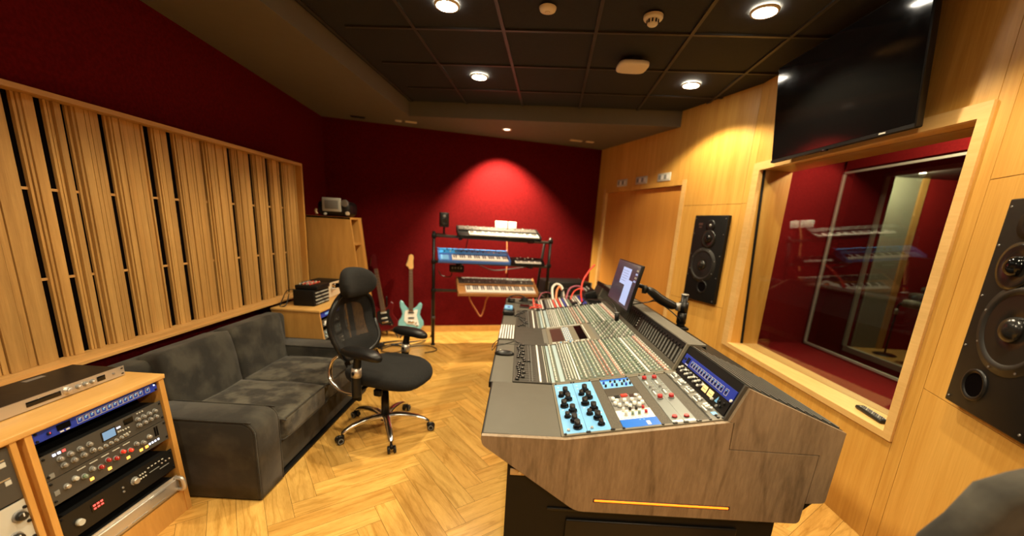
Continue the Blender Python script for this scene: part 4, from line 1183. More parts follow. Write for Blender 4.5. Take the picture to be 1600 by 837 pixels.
# pale strip with buttons
m_ = mod('pale_equaliser_module', .768, .818, yb0, yb1, 'panel_grey')
sbox(m_, .771, 1.66, .003, .48, .002, 'black', 'edge_strip')
for g_ in range(5):
    y = 1.855 - .088 * g_
    sbox(m_, .780, y - .010, .006, .045, .008, 'white', 'fader_cap')
    for dx, dy in ((.012, .022), (.022, .024), (.012, .002), (.022, .004), (.014, -.018), (.024, -.016)):
        sk(m_, .782 + dx, y + dy, .0055, .010, 'white' if (g_ + int(dx * 1000)) % 3 else 'cap_grey', 'cap_grey', .0065, None, 10)
sbox(m_, .801, 1.452, .020, .024, .002, 'light_blue', 'sticker')
for y in (1.432, 1.416): sk(m_, .800, y, .006, .006, 'cap_black')
for x in (.219, .303, .311, .397, .404, .442, .590, .632, .640, .672, .682, .720, .730, .768, .815, .832):
    sk(con, x, 1.408, .0058, .005, 'cap_black', name='rack_screw', seg=10)
for x in (.222, .300, .312, .392, .445, .575, .640, .668, .715, .765):
    sk(con, x, 1.912, .0045, .004, 'cap_black', name='rack_screw', seg=8)
# bridge of the near section
L0 = .1456
part('bridge_face', MB().box((L0 / 2, 0, -.004), (L0, YM - YN, .008), 'black', BT(0, (YN + YM) / 2)), 'black')
part('bridge_end_frame', MB().bb(-.006, L0 + .004, -.009, .0, -.004, .012, 'charcoal_panel', BT(0, YN + .004)), 'charcoal_panel')
blue = part('blue_meter_unit', MB().bb(.060, .110, 0, .4826, 0, .004, 'navy', BT(0, YN + .024)), 'navy')
for k in range(13):
    y = .405 - .0262 * k - (.012 if k == 12 else 0)
    b = MB(); TT_ = BT(.083, YN + .024 + y - .02, .004)
    for dx, dy, a_, c_ in ((.013, 0, .0014, .021), (-.013, 0, .0014, .021), (0, .0105, .027, .0014), (0, -.0105, .027, .0014)):
        b.box((dx, dy, .0006), (a_, c_, .0012), 'offwhite', TT_)
    b.box((0, 0, .0004), (.023, .018, .0006), 'navy', TT_); b.box((-.001, 0, .0012), (.012, .007, .0012), 'black', TT_); b.box((.006, .003, .0014), (.004, .007, .0010), 'light_blue', TT_)
    part('channel_window', b, 'navy', blue)
part('display', MB().bb(.070, .100, .425, .455, .004, .0048, 'black_gloss', BT(0, YN + .016)), 'black_gloss', blue)
part('knob', MB().cyl((.085, .470, .004), (.085, .470, .012), .006, .005, 12, 'cap_black', BT(0, YN + .016)), 'cap_black', blue)
part('logo_plate', MB().bb(.062, .067, .425, .437, .004, .0048, 'white', BT(0, YN + .016)).bb(.062, .067, .442, .454, .004, .0048, 'white', BT(0, YN + .016)), 'white', blue)
part('screw', MB().cyl((.068, .012, .004), (.068, .012, .009), .007, .006, 12, 'white', BT(0, YN + .016)), 'white', blue)
blk = part('black_compressor_unit', MB().bb(.004, .057, 0, .4826, 0, .004, 'black_plastic', BT(0, YN + .024)), 'black_plastic')
rk = random.Random(9)
for k in range(17):
    y = .465 - .0155 * k + rk.uniform(-.002, .002); xx = (.034, .044, .026)[k % 3]
    part('knob', MB().cyl((xx, y, .004), (xx, y, .014), .0060, .0052, 10, ('white', 'offwhite', 'white', 'cap_grey')[k % 4], BT(0, YN + .024)), 'white', blk)
    if k % 2: part('legend', MB().box((.050, y, .0044), (.003, .016, .001), 'offwhite', BT(0, YN + .024)), 'offwhite', blk)
for y in (.196, .143):
    part('needle_meter', MB().box((.036, y, .0046), (.028, .040, .002), 'vu', BT(0, YN + .024)).box((.034, y, .0058), (.002, .028, .0008), 'screen_dim', BT(0, YN + .024)), 'vu', blk)
part('sticker', MB().prism([(.024, .075), (.024, .096), (.050, .082)], 'z', .004, .0052, 'light_blue', BT(0, YN + .024)), 'light_blue', blk)
for y, xx, c_ in ((.112, .024, 'offwhite'), (.062, .036, 'cap_black'), (.045, .022, 'cap_black'), (.030, .042, 'cap_black'), (.060, .016, 'cap_grey')):
    part('knob', MB().cyl((xx, y, .004), (xx, y, .013), .0065, .0055, 10, c_, BT(0, YN + .024)), c_, blk)
part('top_vent', MB().prism([(.878, .966), (1.272, .812), (1.270, .802), (.880, .950)], 'y', YN, YM, 'black'), 'black')
for k in range(11):
    x = .892 + .036 * k; z = .966 - (x - .878) * .154 / .394
    part('vent_rib', MB().bb(x, x + .006, YN + .002, YM - .002, z - .004, z + .005, 'charcoal_panel'), 'charcoal_panel')

# ---- main section
YC0, YC1 = 2.600, 3.070         # centre section
X0, X1 = .0, .822
part('fader_tray', MB().bb(-.001, .206, YM + .012, 3.735, .700, .7155, 'panel_dark'), 'panel_dark')
part('main_top', MB().bb(0, (.824 - .204) * LS, 0, 3.735 - YM - .012, -.012, .001, 'panel_grey', ST(.204, YM + .012)), 'panel_grey')
rows = [  # x from, x to, colour of the coloured strip on the panel
    (.250, .272, 'cap_blue'), (.345, .352, 'white'), (.560, .575, 'cap_pink'), (.700, .706, 'white'), (.790, .800, 'cap_pink')]
for (ya, yb, nm) in ((YM + .016, YC0 - .006, 'near'), (YC1 + .006, 3.73, 'far')):
    p = part('channel_bank', MB().bb((.224 - .204) * LS, (.815 - .204) * LS, 0, yb - ya, .001, .0024, 'panel_green', ST(.204, ya)), 'panel_green')
    for xa, xb, c_ in rows:
        part('colour_strip', MB().bb((xa - .204) * LS, (xb - .204) * LS, .002, yb - ya - .002, .0024, .0034, c_, ST(.204, ya)), c_, p)
    # long white scribble strip beside the faders
    part('scribble_strip', MB().rbox((.146, (ya + yb) / 2, .718), (.011, yb - ya, .006), .001, 'white'), 'white', p)
    part('pale_strip', MB().bb(.205, .222, ya, yb, .7155, .7185, 'cap_blue'), 'cap_blue', p)
    for xx in (.128, .168): part('meter_strip', MB().bb(xx, xx + .004, ya, yb, .7155, .717, 'charcoal_panel'), 'offwhite', p)
NCH = 20
rc = random.Random(21)
row_def = []      # x, radius, height, colour, pitch count
cols = ['white', 'offwhite', 'cap_green', 'white', 'cap_dgreen', 'cap_green', 'white', 'offwhite', 'cap_blue', 'cap_green', 'white', 'cap_pink', 'cap_pink', 'cap_green', 'white', 'cap_dgreen', 'cap_green', 'white', 'cap_green', 'cap_dgreen', 'white', 'offwhite', 'cap_green', 'white', 'cap_pink', 'white']
xs = [.230, .284, .300, .316, .332, .362, .384, .406, .428, .450, .472, .494, .516, .538, .567, .590, .612, .634, .656, .678, .694, .716, .738, .760, .782, .802]
for i, x in enumerate(xs): row_def.append((x, .0060 if i % 3 else .0072, .012 if i % 3 else .014, cols[i % len(cols)]))
near_knobs = 0
stuffmb = MB()
def knob_mesh(mb, x, y, r, h, c_, cap):
    T = ST(x, y, .0024)
    mb.cyl((0, 0, 0), (0, 0, h * .7), r, r * .92, 8, c_, T)
    mb.cyl((0, 0, h * .7), (0, 0, h), r * .8, r * .7, 8, cap, T, smooth=True)
all_k = []
for (ya, yb) in ((YM + .018, YC0 - .008), (YC1 + .008, 3.728)):
    pitch = (yb - ya) / NCH
    for c in range(NCH):
        for i, (x, r, h, col) in enumerate(row_def):
            y = ya + pitch * (c + .5) + (.010 if i % 2 else -.010) * .9
            if 1 <= i <= 4 or i in (20,):      # small push buttons
                all_k.append((x, y, .0046, .006, 'cap_black' if i in (1, 2) and (c % 5) else 'offwhite', 'white'))
                all_k.append((x, y + pitch * .5, .0046, .006, 'cap_black' if i == 1 else 'offwhite', 'white'))
            else: all_k.append((x, y, r * .84, h, col if col != 'white' else ('offwhite' if c % 2 else 'cap_green'), ('white', 'cap_green', 'offwhite', 'cap_blue')[(i * 3 + c) % 4] if col != 'white' else 'white'))
# centre section, upper half only
pitch = (YC1 - YC0) / 11
for c in range(11):
    for i, (x, r, h, col) in enumerate(row_def):
        if x > .575: all_k.append((x, YC0 + .01 + pitch * (c + .5), r, h, ('cap_green', 'cap_dgreen', 'offwhite', 'cap_grey')[(i * 3 + c) % 4], ('white', 'cap_green')[(i + c) % 2]))
all_k.sort(key=lambda k: k[1] * k[1] + (k[0] * k[0]))
for k in all_k[:90]:
    mb = MB(); knob_mesh(mb, *k); part('channel_knob', mb, 'white')
for k in all_k[90:]: knob_mesh(stuffmb, *k)
part('channel_knobs', stuffmb, 'white', kind='stuff')
# fader caps, in slots
fk = []
rf = random.Random(4)
slots = MB()
for (ya, yb) in ((YM + .018, YC0 - .008), (YC1 + .008, 3.728)):
    pitch = (yb - ya) / NCH
    for c in range(NCH):
        y = ya + pitch * (c + .5)
        slots.bb(.012, .120, y - .0015, y + .0015, .7155, .7162, 'black')
        fx = .022 + .012 * abs(math.sin(c * .55)) + (.03 if c in (9, 10) else 0) + (.0 if ya < 3 else .035 * math.sin(c * .4))
        fk.append((fx, y)); 
        if c % 2: fk.append((fx + .024, y))
part('fader_slots', slots, 'black', kind='stuff')
for x, y in fk[:60]:
    part('fader_cap', MB().rbox((x, y, .721), (.020, .011, .010), .002, 'cap_black').box((x, y, .7265), (.002, .010, .001), 'white'), 'cap_black')
dots = MB()
for (ya, yb) in ((YM + .018, YC0 - .008), (YC1 + .008, 3.728)):
    for c in range(32):
        y = ya + (yb - ya) * (c + .5) / 32
        dots.box((.104, y, .7170), (.006, .008, .004), 'cap_grey'); dots.box((.088, y, .7165), (.004, .008, .003), 'steel'); dots.box((.182, y, .7170), (.006, .009, .004), 'offwhite'); dots.box((.194, y, .7170), (.005, .006, .004), 'cap_green')
part('small_buttons', dots, 'offwhite', kind='stuff')
# centre section: two dark screens set in an olive panel, rows of lit keys
cen = part('centre_panel', MB().bb(0, (.560 - .236) * LS, 0, YC1 - YC0 + .004, .001, .005, 'olive_light', ST(.236, YC0 - .002)), 'olive_light')
part('centre_tray', MB().bb(-.002, .232, YC0 - .004, YC0 + .06, .715, .7185, 'panel_dark'), 'panel_dark')
part('screen', MB().bb((.262 - .236) * LS, (.345 - .236) * LS, .06, .40, .005, .0062, 'screen_dim', ST(.236, YC0)), 'screen_dim', cen)
part('screen', MB().bb((.445 - .236) * LS, (.500 - .236) * LS, .05, .42, .005, .0062, 'black_gloss', ST(.236, YC0)), 'black_gloss', cen)
part('key_field', MB().bb((.350 - .236) * LS, (.405 - .236) * LS, .04, .42, .005, .006, 'panel_grey', ST(.236, YC0)), 'panel_grey', cen)
kb_ = MB()
for i in range(4):
    for j in range(18): kb_.box(((.356 - .236 + .013 * i) * LS, .05 + .0205 * j, .0075), (.008, .012, .004), 'white' if (i + j) % 3 else 'light_blue', ST(.236, YC0))
for i in range(20):
    kb_.box(((.250 - .236 + .013 * i) * LS, YC1 - YC0 - .018, .0075), (.008, .014, .005), 'white', ST(.236, YC0))
    if i % 3: kb_.box(((.250 - .236 + .013 * i) * LS, .020, .0075), (.009, .015, .005), 'white' if i % 5 else 'light_blue', ST(.236, YC0))
for j in range(20): kb_.box(((.514 - .236) * LS, .04 + .02 * j, .0075), (.008, .011, .004), 'white', ST(.236, YC0))
part('lit_keys', kb_, 'white', kind='stuff')
# section joins with black bolts
for y in (YM + .006, YC0 - .002, YC1 + .002, 3.740):
    part('section_rail', MB().box((.309 * LS, 0, .002), (.630, .010, .006), 'olive_light' if y < 2 else 'charcoal_panel', ST(.206, y)), 'olive_light')
# ---- patch bay section at the far end
p = part('patch_bay', MB().bb((.09 - .204) * LS, (.70 - .204) * LS, 0, .50, -.002, .004, 'panel_dark', ST(.204, 3.79)), 'panel_dark')
pal = ['offwhite', 'black', 'black', 'offwhite', 'black', 'offwhite', 'white', 'black', 'cap_grey', 'offwhite', 'white', 'bright_red', 'white', 'bright_red', 'white', 'navy', 'white', 'cap_dgreen', 'black', 'white', 'offwhite', 'white', 'navy', 'navy']
for i, c_ in enumerate(pal):
    x = .10 + .0245 * i
    part('label_strip', MB().bb((x - .204) * LS, (x + .013 - .204) * LS, .01, .49, .004, .0065, c_, ST(.204, 3.79)), c_, p)
jk = MB()
for i in range(len(pal)):
    for j in range(22):
        jk.cyl((.10 + .0245 * i + .019 - .204, .02 + .0215 * j, .004), (.10 + .0245 * i + .019 - .204, .02 + .0215 * j, .006), .003, .003, 6, 'steel', ST(.204, 3.79))
part('jack_sockets', jk, 'steel', kind='stuff')

# ---- meter bridge of the main section
YH1 = 4.02
part('meter_bridge', MB().box((L0 / 2, 0, -.003), (L0, YF - YM, .008), 'panel_dark', BT(0, (YM + YF) / 2)), 'panel_dark')
part('bridge_divider', MB().bb(-.008, L0 + .006, -.008, .006, -.004, .014, 'olive_light', BT(0, YM + .010)), 'olive_light')
part('bridge_divider', MB().bb(-.008, L0 + .006, -.006, .006, -.004, .010, 'olive_light', BT(0, YH1)), 'olive_light')
part('lower_lip', MB().bb(.0, .026, YM + .02 - 2, YH1 - 2, .0, .010, 'olive', BT(0, 2)), 'olive')
NM = 48
for c in range(NM):
    y = YM + .045 + (YH1 - YM - .07) * c / (NM - 1)
    if 16 <= c <= 17: continue
    near = y < 2.62
    part('channel_meter', MB().bb(.030, .112, -.0105, .0105, .004, .0065, 'charcoal_panel' if near else 'panel_dark', BT(0, y)).bb(.032, .110, -.006, -.002, .0065, .008, 'cap_grey' if near else 'olive', BT(0, y)).bb(.032, .110, .002, .006, .0065, .008, 'cap_grey' if near else 'olive', BT(0, y)), 'steel')
for j in range(4): part('indicator', MB().cyl((.05 + .018 * j, 0, .004), (.05 + .018 * j, 0, .009), .004, .003, 8, 'white', BT(0, 2.70)), 'white')
part('top_band', MB().bb(.114, L0 + .002, YM + .02 - 2, YF - 2, .0, .010, 'black', BT(0, 2)), 'black')
for c in range(44):
    y = YM + .04 + .045 * c
    part('band_clip', MB().box((.124, 0, .012), (.010, .018, .006), 'black_plastic', BT(0, y)), 'black_plastic')
part('hood', MB().prism([(.868, .962), (.875, .972), (.962, .972), (.968, .966), (.968, .952), (.963, .948), (.960, .963), (.884, .963), (.876, .952)], 'y', YM + .004, YH1, 'olive'), 'olive')
part('rear_cover', MB().prism([(.884, .960), (1.272, .812), (1.272, .802), (.884, .948)], 'y', YM, YF, 'black'), 'black')

# ---- pedestal
ped = part('pedestal', MB().bb(.0, 1.10, YN + .002, 4.30, .01, .66, 'black'), 'black')
part('pedestal_door', MB().rbox((.60, YN - .004, .20), (.70, .012, .30), .006, 'black_plastic'), 'black_plastic')
part('recess_frame', MB().rbox((.60, YN - .002, .392), (.86, .008, .012), .003, 'black_plastic'), 'black_plastic')
part('latch_plate', MB().rbox((.040, YN - .003, .553), (.058, .010, .028), .003, 'brass').cyl((.050, YN - .009, .553), (.050, YN - .012, .553), .007, .007, 12, 'silver'), 'brass')
for x, y in ((.06, 1.5), (1.0, 1.5), (.06, 4.2), (1.0, 4.2)): part('foot', MB().cyl((x, y, 0), (x, y, .012), .03, .03, 12, 'black'), 'black')

# ================================================================== DISPLAY ON ITS ARM
MT = Vector((.792, 2.9, 1.296)); MBt = Vector((.728, 2.9, .982))
upm = (MT - MBt).normalized(); nm_ = Vector((-upm.z, 0, upm.x)); TM = frame(Vector((.728, 2.9, .982)), (0, -1, 0), nm_, upm)
mh = (MT - MBt).length
t = thing('computer_monitor', 'flat monitor showing pale blue windows, floating on a black arm over the console', 'monitor', (.76, 2.9, .98))
build('housing', MB().rbox((0, -.012, mh / 2), (.600, .022, mh), .004, 'black_plastic', TM, 2), 'black_plastic', t)
sc = build('screen', MB().bb(-.293, .293, -.001, .0006, .012, mh - .006, 'screen_bg', TM), 'screen_bg', t)
build('screen_window', MB().bb(-.10, .12, .0006, .0012, .155, .275, 'screen_win', TM), 'screen_win', sc)
build('screen_window', MB().bb(.055, .215, .0012, .0018, .030, .200, 'screen_win', TM), 'screen_win', sc)
b = MB()
for k in range(5): b.bb(-.08 + .01 * (k % 2), .08, .0012, .0016, .18 + .018 * k, .183 + .018 * k, 'screen_txt', TM)
build('screen_text', b, 'screen_txt', sc)
for i in range(2):
    for j in range(4): build('desktop_icon', MB().bb(.235 + .026 * i, .250 + .026 * i, .0006, .0012, .20 + .024 * j, .212 + .024 * j, 'offwhite' if j % 2 else 'screen_win', TM), 'offwhite', sc)
t = thing('monitor_arm', 'black jointed arm and pole holding the monitor behind the console', 'monitor arm', (1.2, 2.84, .84))
PX, PY = 1.2, 2.84
build('clamp', MB().rbox((PX, PY, .846), (.09, .10, .020), .006, 'black').cyl((PX, PY, .85), (PX, PY, .90), .030, .026, 16, 'black_plastic'), 'black', t)
build('pole', MB().cyl((PX, PY, .845), (PX, PY, 1.085), .024, .024, 20, 'black_plastic').cyl((PX, PY, .88), (PX, PY, .96), .033, .033, 20, 'black_plastic'), 'black_plastic', t)
build('pole_cap', MB().cyl((PX, PY, 1.085), (PX, PY, 1.094), .027, .025, 20, 'steel'), 'steel', t)
build('elbow', MB().cyl((PX, PY, .965), (PX, PY, 1.035), .034, .034, 20, 'black_plastic').tube([(PX, PY, 1.0), (PX - .03, PY - .0, 1.0), (PX - .055, PY, 1.005)], .022, 10, 'black_plastic').cyl((PX - .045, PY - .02, .975), (PX - .045, PY - .02, 1.03), .018, .018, 14, 'steel'), 'black_plastic', t)
build('arm', MB().tube([(PX - .05, PY, 1.006), (PX - .09, PY, 1.010), (PX - .17, PY - .005, 1.045), (PX - .25, PY - .01, 1.100), (PX - .285, PY - .012, 1.112)], [.026, .040, .043, .036, .024], 14, 'black_plastic', flat=.8), 'black_plastic', t)
build('wrist', MB().cyl((PX - .30, PY - .012, 1.085), (PX - .30, PY - .012, 1.14), .018, .018, 14, 'black_plastic').tube([(PX - .30, PY - .01, 1.125), (PX - .34, PY + .02, 1.135), (.80, PY + .04, 1.14)], .015, 10, 'black'), 'black', t)
build('mount_plate', MB().box((0, -.028, mh * .5), (.11, .010, .11), 'black', TM), 'black', t)
build('cable', MB().tube([(PX - .01, PY - .02, .89), (PX - .05, PY - .06, .93), (PX - .12, PY - .03, .985), (PX - .20, PY - .01, 1.03), (PX - .28, PY - .02, 1.02), (PX - .38, PY + .02, .99)], .004, 6, 'black_cable').tube([(.80, 2.86, 1.03), (.90, 2.80, 1.02), (1.0, 2.82, 1.05), (1.1, 2.84, 1.04)], .0035, 6, 'black_cable'), 'black_cable', t)

# ================================================================== THINGS ON THE CONSOLE
b = MB(); b.ell((0, 0, 0), (.062, .032, .022), 'black_plastic', None, 24, 12)
b.v = [Vector((v.x, v.y, max(v.z, -.004))) for v in b.v]
b.v = [v + Vector((-.062, 2.375, .7185)) for v in b.v]
t = single('computer_mouse', b, 'black_plastic', 'black computer mouse on the console armrest', 'mouse', loc=(-.062, 2.375, .7135))
build('scroll_wheel', MB().cyl((-.088, 2.372, .7385), (-.088, 2.378, .7385), .006, .006, 12, 'offwhite'), 'offwhite', t)
t = thing('small_keyboard', 'slim computer keyboard with pale keys lying on the console armrest', 'keyboard', (-.064, 2.90, .7135))
build('tray', MB().rbox((-.064, 2.90, .718), (.118, .40, .010), .004, 'charcoal_panel', None, 2), 'silver', t)
for i in range(6):
    for j in range(15):
        if i == 0 and 4 < j < 10:
            if j != 7: continue
            build('space_bar', MB().rbox((-.111, 2.90, .7245), (.015, .12, .004), .001, 'white', None, 1), 'white', t); continue
        build('key', MB().rbox((-.111 + .0188 * i, 2.718 + .026 * j, .7245), (.0105, .0235, .004), .001, 'white', None, 1), 'white', t)
b = MB().tube([(-.11, 2.70, .718), (-.13, 2.66, .712), (-.152, 2.66, .685), (-.156, 2.61, .66), (-.14, 2.56, .69), (-.122, 2.55, .715), (-.06, 2.60, .7165), (.0, 2.68, .7165), (.01, 2.64, .721), (.04, 2.60, .7215)], .0026, 6, 'black_cable')
single('keyboard_cable', b, 'black_cable', 'thin black cable looping over the armrest edge below the slim keyboard', 'cable')
t = thing('blue_topped_puck', 'black rounded device with a light blue top on the far armrest', 'remote pod', (-.075, 3.56, .7135))
build('body', MB().rbox((-.075, 3.56, .736), (.105, .17, .045), .018, 'black_plastic', None, 4), 'black_plastic', t)
build('blue_cap', MB().rbox((-.078, 3.575, .768), (.078, .12, .030), .013, 'light_blue', None, 4), 'light_blue', t)
build('button', MB().cyl((-.075, 3.53, .782), (-.075, 3.53, .786), .014, .013, 14, 'navy'), 'navy', t)
b = MB().rbox((.075, 3.93, .7195), (.10, .13, .012), .004, 'black_plastic', None, 2)
t = single('handheld_phone', b, 'black_plastic', 'small dark phone lying flat on the far end of the console', 'phone', loc=(.075, 3.93, .7135))
build('screen', MB().bb(.032, .118, 3.875, 3.985, .7255, .7262, 'black_gloss'), 'black_gloss', t)
# headphones
t = thing('headphones', 'black closed headphones lying on the far end of the console', 'headphones', (-.02, 4.17, .7135))
for x, y in ((-.065, 4.13), (.075, 4.21)):
    c = build('ear_cup', MB().lathe([(.001, .030), (.030, .028), (.040, .018), (.042, .004), (.036, 0), (.001, 0)], (x, y, .7145), (0, .2, 1), 22, 'black_plastic'), 'black_plastic', t)
    build('cushion', MB().lathe([(.020, .031), (.028, .038), (.038, .036), (.042, .028), (.041, .022)], (x, y, .7145), (0, .2, 1), 22, 'black_fabric'), 'black_fabric', c)
build('headband', MB().tube([(-.095, 4.14, .735), (-.085, 4.23, .752), (-.02, 4.30, .762), (.05, 4.31, .755), (.10, 4.25, .735)], .011, 10, 'black_fabric', flat=.6), 'black_fabric', t)
b = MB().tube([(-.04, 4.10, .722), (.03, 4.08, .720), (.13, 4.10, .722), (.16, 4.17, .722), (.09, 4.25, .722), (.02, 4.22, .722), (.06, 4.14, .724), (.14, 4.12, .726)], .005, 6, 'black_cable')
single('headphone_cable', b, 'black_cable', 'coiled black lead of the headphones on the far armrest', 'cable')
# patch leads
def zt(x): return .717 + (x - .218) * K
for name, pts, r, m_, lab in (
    ('patch_cable', [(.64, 3.90, zt(.64) + .004), (.625, 3.92, zt(.62) + .10), (.640, 3.97, zt(.64) + .20), (.70, 4.03, zt(.7) + .29), (.76, 4.08, 1.16)], .0085, 'bright_red', 'tall red patch lead standing up from the patch bay'),
    ('patch_cable', [(.165, 3.83, .721), (.155, 3.90, .80), (.165, 3.97, .78), (.19, 4.02, .722)], .0055, 'red_cable', 'upright red patch lead at the left of the patch bay'),
    ('patch_cable', [(.12, 3.82, .721), (.17, 3.86, .732), (.23, 3.90, .748), (.235, 3.82, .742), (.17, 3.80, .735), (.13, 3.88, .728)], .0055, 'red_cable', 'looped red patch lead lying at the left of the patch bay'),
    ('patch_cable', [(.20, 4.02, .724), (.16, 3.90, .745), (.20, 3.84, .76), (.245, 3.82, .735)], .0050, 'bright_red', 'bright red lead crossing the left patch bay loops'),
    ('patch_cable', [(.38, 4.22, zt(.38)), (.37, 4.30, .86), (.42, 4.38, .90), (.48, 4.36, .87), (.50, 4.28, zt(.5))], .013, 'white_cable', 'pale thick cable arching over the far patch bay'),
    ('patch_cable', [(.41, 4.20, zt(.41)), (.42, 4.28, .84), (.46, 4.36, .87), (.52, 4.32, zt(.5))], .011, 'orange_cable', 'orange cable arching beside the pale one'),
    ('patch_cable', [(.47, 4.22, zt(.47)), (.48, 4.29, .84), (.53, 4.34, .86), (.58, 4.32, .83)], .009, 'black_cable', 'black cable arch between the orange and purple ones'),
    ('patch_cable', [(.51, 4.15, zt(.51)), (.55, 4.24, .875), (.64, 4.28, .905), (.70, 4.22, .88), (.72, 4.12, zt(.70))], .010, 'purple_cable', 'dark purple cable arching over the far patch bay'),
    ('patch_cable', [(.55, 4.12, zt(.55)), (.60, 4.20, .86), (.68, 4.22, .885), (.73, 4.12, zt(.7))], .008, 'red_cable', 'red cable arching just under the purple one'),
    ('patch_cable', [(.22, 4.25, zt(.22)), (.26, 4.34, .79), (.34, 4.38, .80), (.40, 4.36, .77)], .005, 'purple_cable', 'thin dark arched lead left of the pale cable')):
    single(name, MB().tube(pts, r, 8, m_), m_, lab, 'cable', 'patch leads at the far end of the console')
b = MB().rbox((.56, 3.86, zt(.56) + .013), (.06, .07, .024), .006, 'black_plastic', None, 2, rot=(0, -ks, 0))
single('small_black_box', b, 'black_plastic', 'tiny black box on the patch bay beside the tall red lead', 'box')
t = thing('table_control_box', 'black box with small knobs standing by the bridge at the console end', 'control box', (.735, 4.12, .81))
build('case', MB().rbox((.742, 4.14, .855), (.115, .26, .075), .008, 'black_plastic', None, 2, rot=(0, -R(20), 0)), 'black_plastic', t)
for k in range(6): build('knob', MB().cyl((.70 + .03 * (k % 2), 4.05 + .035 * k, .885 + .011 * (k % 2)), (.695 + .03 * (k % 2), 4.05 + .035 * k, .905 + .011 * (k % 2)), .009, .008, 10, 'steel'), 'steel', t)
# talkback microphone on its gooseneck
t = thing('gooseneck_microphone', 'black gooseneck microphone bending down over the console centre', 'microphone', (.60, 3.72, .80))
build('stand_base', MB().cyl((.60, 3.73, zt(.60)), (.60, 3.73, zt(.60) + .015), .016, .014, 14, 'black'), 'black', t)
build('gooseneck', MB().tube([(.60, 3.73, zt(.6) + .01), (.63, 3.66, .865), (.70, 3.50, .900), (.745, 3.32, .930), (.765, 3.18, .935), (.775, 3.08, .905), (.778, 3.04, .875)], .0065, 8, 'black_cable'), 'black_cable', t)
build('capsule', MB().cyl((.778, 3.04, .888), (.779, 3.02, .826), .0175, .0165, 16, 'black').cyl((.778, 3.041, .892), (.778, 3.04, .886), .0185, .0185, 16, 'steel'), 'black_plastic', t)
# cable bundle under the near end
rb = random.Random(3)
for i, lab in enumerate(('black cable of the tangle under the near end of the console, outer loop', 'black cable of the tangle under the console, inner loop', 'black cable of the tangle under the console, lowest loop', 'black cable of the tangle under the console, tight curl')):
    cx0, cy0, cz0 = 1.125 + .010 * i, 1.60 + .01 * i, .17 - .01 * i
    pts = []
    for k in range(15):
        a = k * .9 + i; pts.append((cx0 + .045 * math.cos(a) + rb.uniform(-.012, .012), cy0 + .04 * math.sin(a * .7), cz0 + .09 * math.sin(a) + rb.uniform(-.02, .02)))
    single('hanging_cable', MB().tube(pts, .006, 6, 'black_cable', sub=4), 'black_cable', lab, 'cable', 'cable tangle under the console')
# remote control on the window sill
TS = Matrix.Translation((1.975, 2.03, .6005)) @ Matrix.Rotation(R(82), 4, 'Z')
t = thing('remote_control', 'long black remote control on the oak window sill', 'remote control', (1.975, 2.03, .6005))
build('body', MB().rbox((0, 0, .011), (.20, .048, .020), .007, 'black_plastic', TS, 3), 'black_plastic', t)
for i in range(11):
    for j in range(3): build('button', MB().rbox((-.080 + .015 * i, -.013 + .013 * j, .0225), (.009, .007, .003), .001, 'steel' if (i + j) % 3 else 'offwhite', TS, 1), 'steel', t)

# ================================================================== MIDDLE RACK CABINET
t = thing('rack_cabinet', 'lower oak rack cabinet between the sofa and the tall cabinet, small gear on top', 'rack cabinet', (-1.88, 3.72, 0))
def fx2(z, off=0): return -1.684 + (.69 - z) * .124 + off
pr2 = [(-2.09, 0), (fx2(0), 0), (fx2(.68), .68), (-2.09, .68)]
for y0, y1 in ((3.290, 3.308), (3.80, 3.818), (4.165, 4.183)): build('side_panel', MB().prism(pr2, 'y', y0, y1, 'oak_cab'), 'oak_cab', t)
build('top_board', MB().rbox((-1.883, 3.735, .691), (.42, .905, .020), .003, 'oak_top', None, 2), 'oak_top', t)
build('inner_lining', MB().prism([(-2.05, 0), (fx2(0, -.1), 0), (fx2(.68, -.1), .68), (-2.05, .68)], 'y', 3.309, 3.799, 'dark_gap').prism([(-2.05, 0), (fx2(0, -.1), 0), (fx2(.68, -.1), .68), (-2.05, .68)], 'y', 3.819, 4.164, 'dark_gap'), 'dark_gap', t)
build('plinth_panel', MB().prism([(fx2(0, -.02), 0), (fx2(0, -.004), 0), (fx2(.12, -.004), .12), (fx2(.12, -.02), .12)], 'y', 3.309, 3.799, 'oak_cab'), 'oak_cab', t)
sl2 = math.atan(.124); up2 = Vector((-math.sin(sl2), 0, math.cos(sl2))); nv2 = Vector((math.cos(sl2), 0, math.sin(sl2)))
def unit2(name, z0, z1, face, nk, cols_, seed):
    T = frame(Vector((fx2(z0, -.008), 3.312, z0)), (0, 1, 0), nv2, up2); h = (z1 - z0) / math.cos(sl2)
    u = build(name, MB().bb(0, .4826, -.003, 0, .001, h - .001, face, T).bb(.02, .46, -.1, -.003, .004, h - .004, 'black', T), face, t)
    r_ = random.Random(seed)
    for k in range(nk): knob(u, T, .04 + .40 * (k % 8) / 7, h * (.3 + .4 * (k // 8)), .010, .012, cols_[k % len(cols_)])
    return u, T, h
u, T, h = unit2('blue_display_unit', .625, .67, 'navy', 0, [''], 1); led(u, T, .16, h * .5, .14, .016, 'lcd', 'display')
u, T, h = unit2('white_button_unit', .545, .605, 'charcoal_panel', 8, ['offwhite', 'cap_grey'], 2); led(u, T, .07, h * .5, .035, .03, 'white', 'label_plate')
u, T, h = unit2('silver_knob_unit', .435, .515, 'alu_panel', 16, ['cap_blue', 'white', 'navy', 'steel'], 3)
u, T, h = unit2('grey_knob_unit', .31, .41, 'charcoal_panel', 16, ['steel', 'white'], 4)
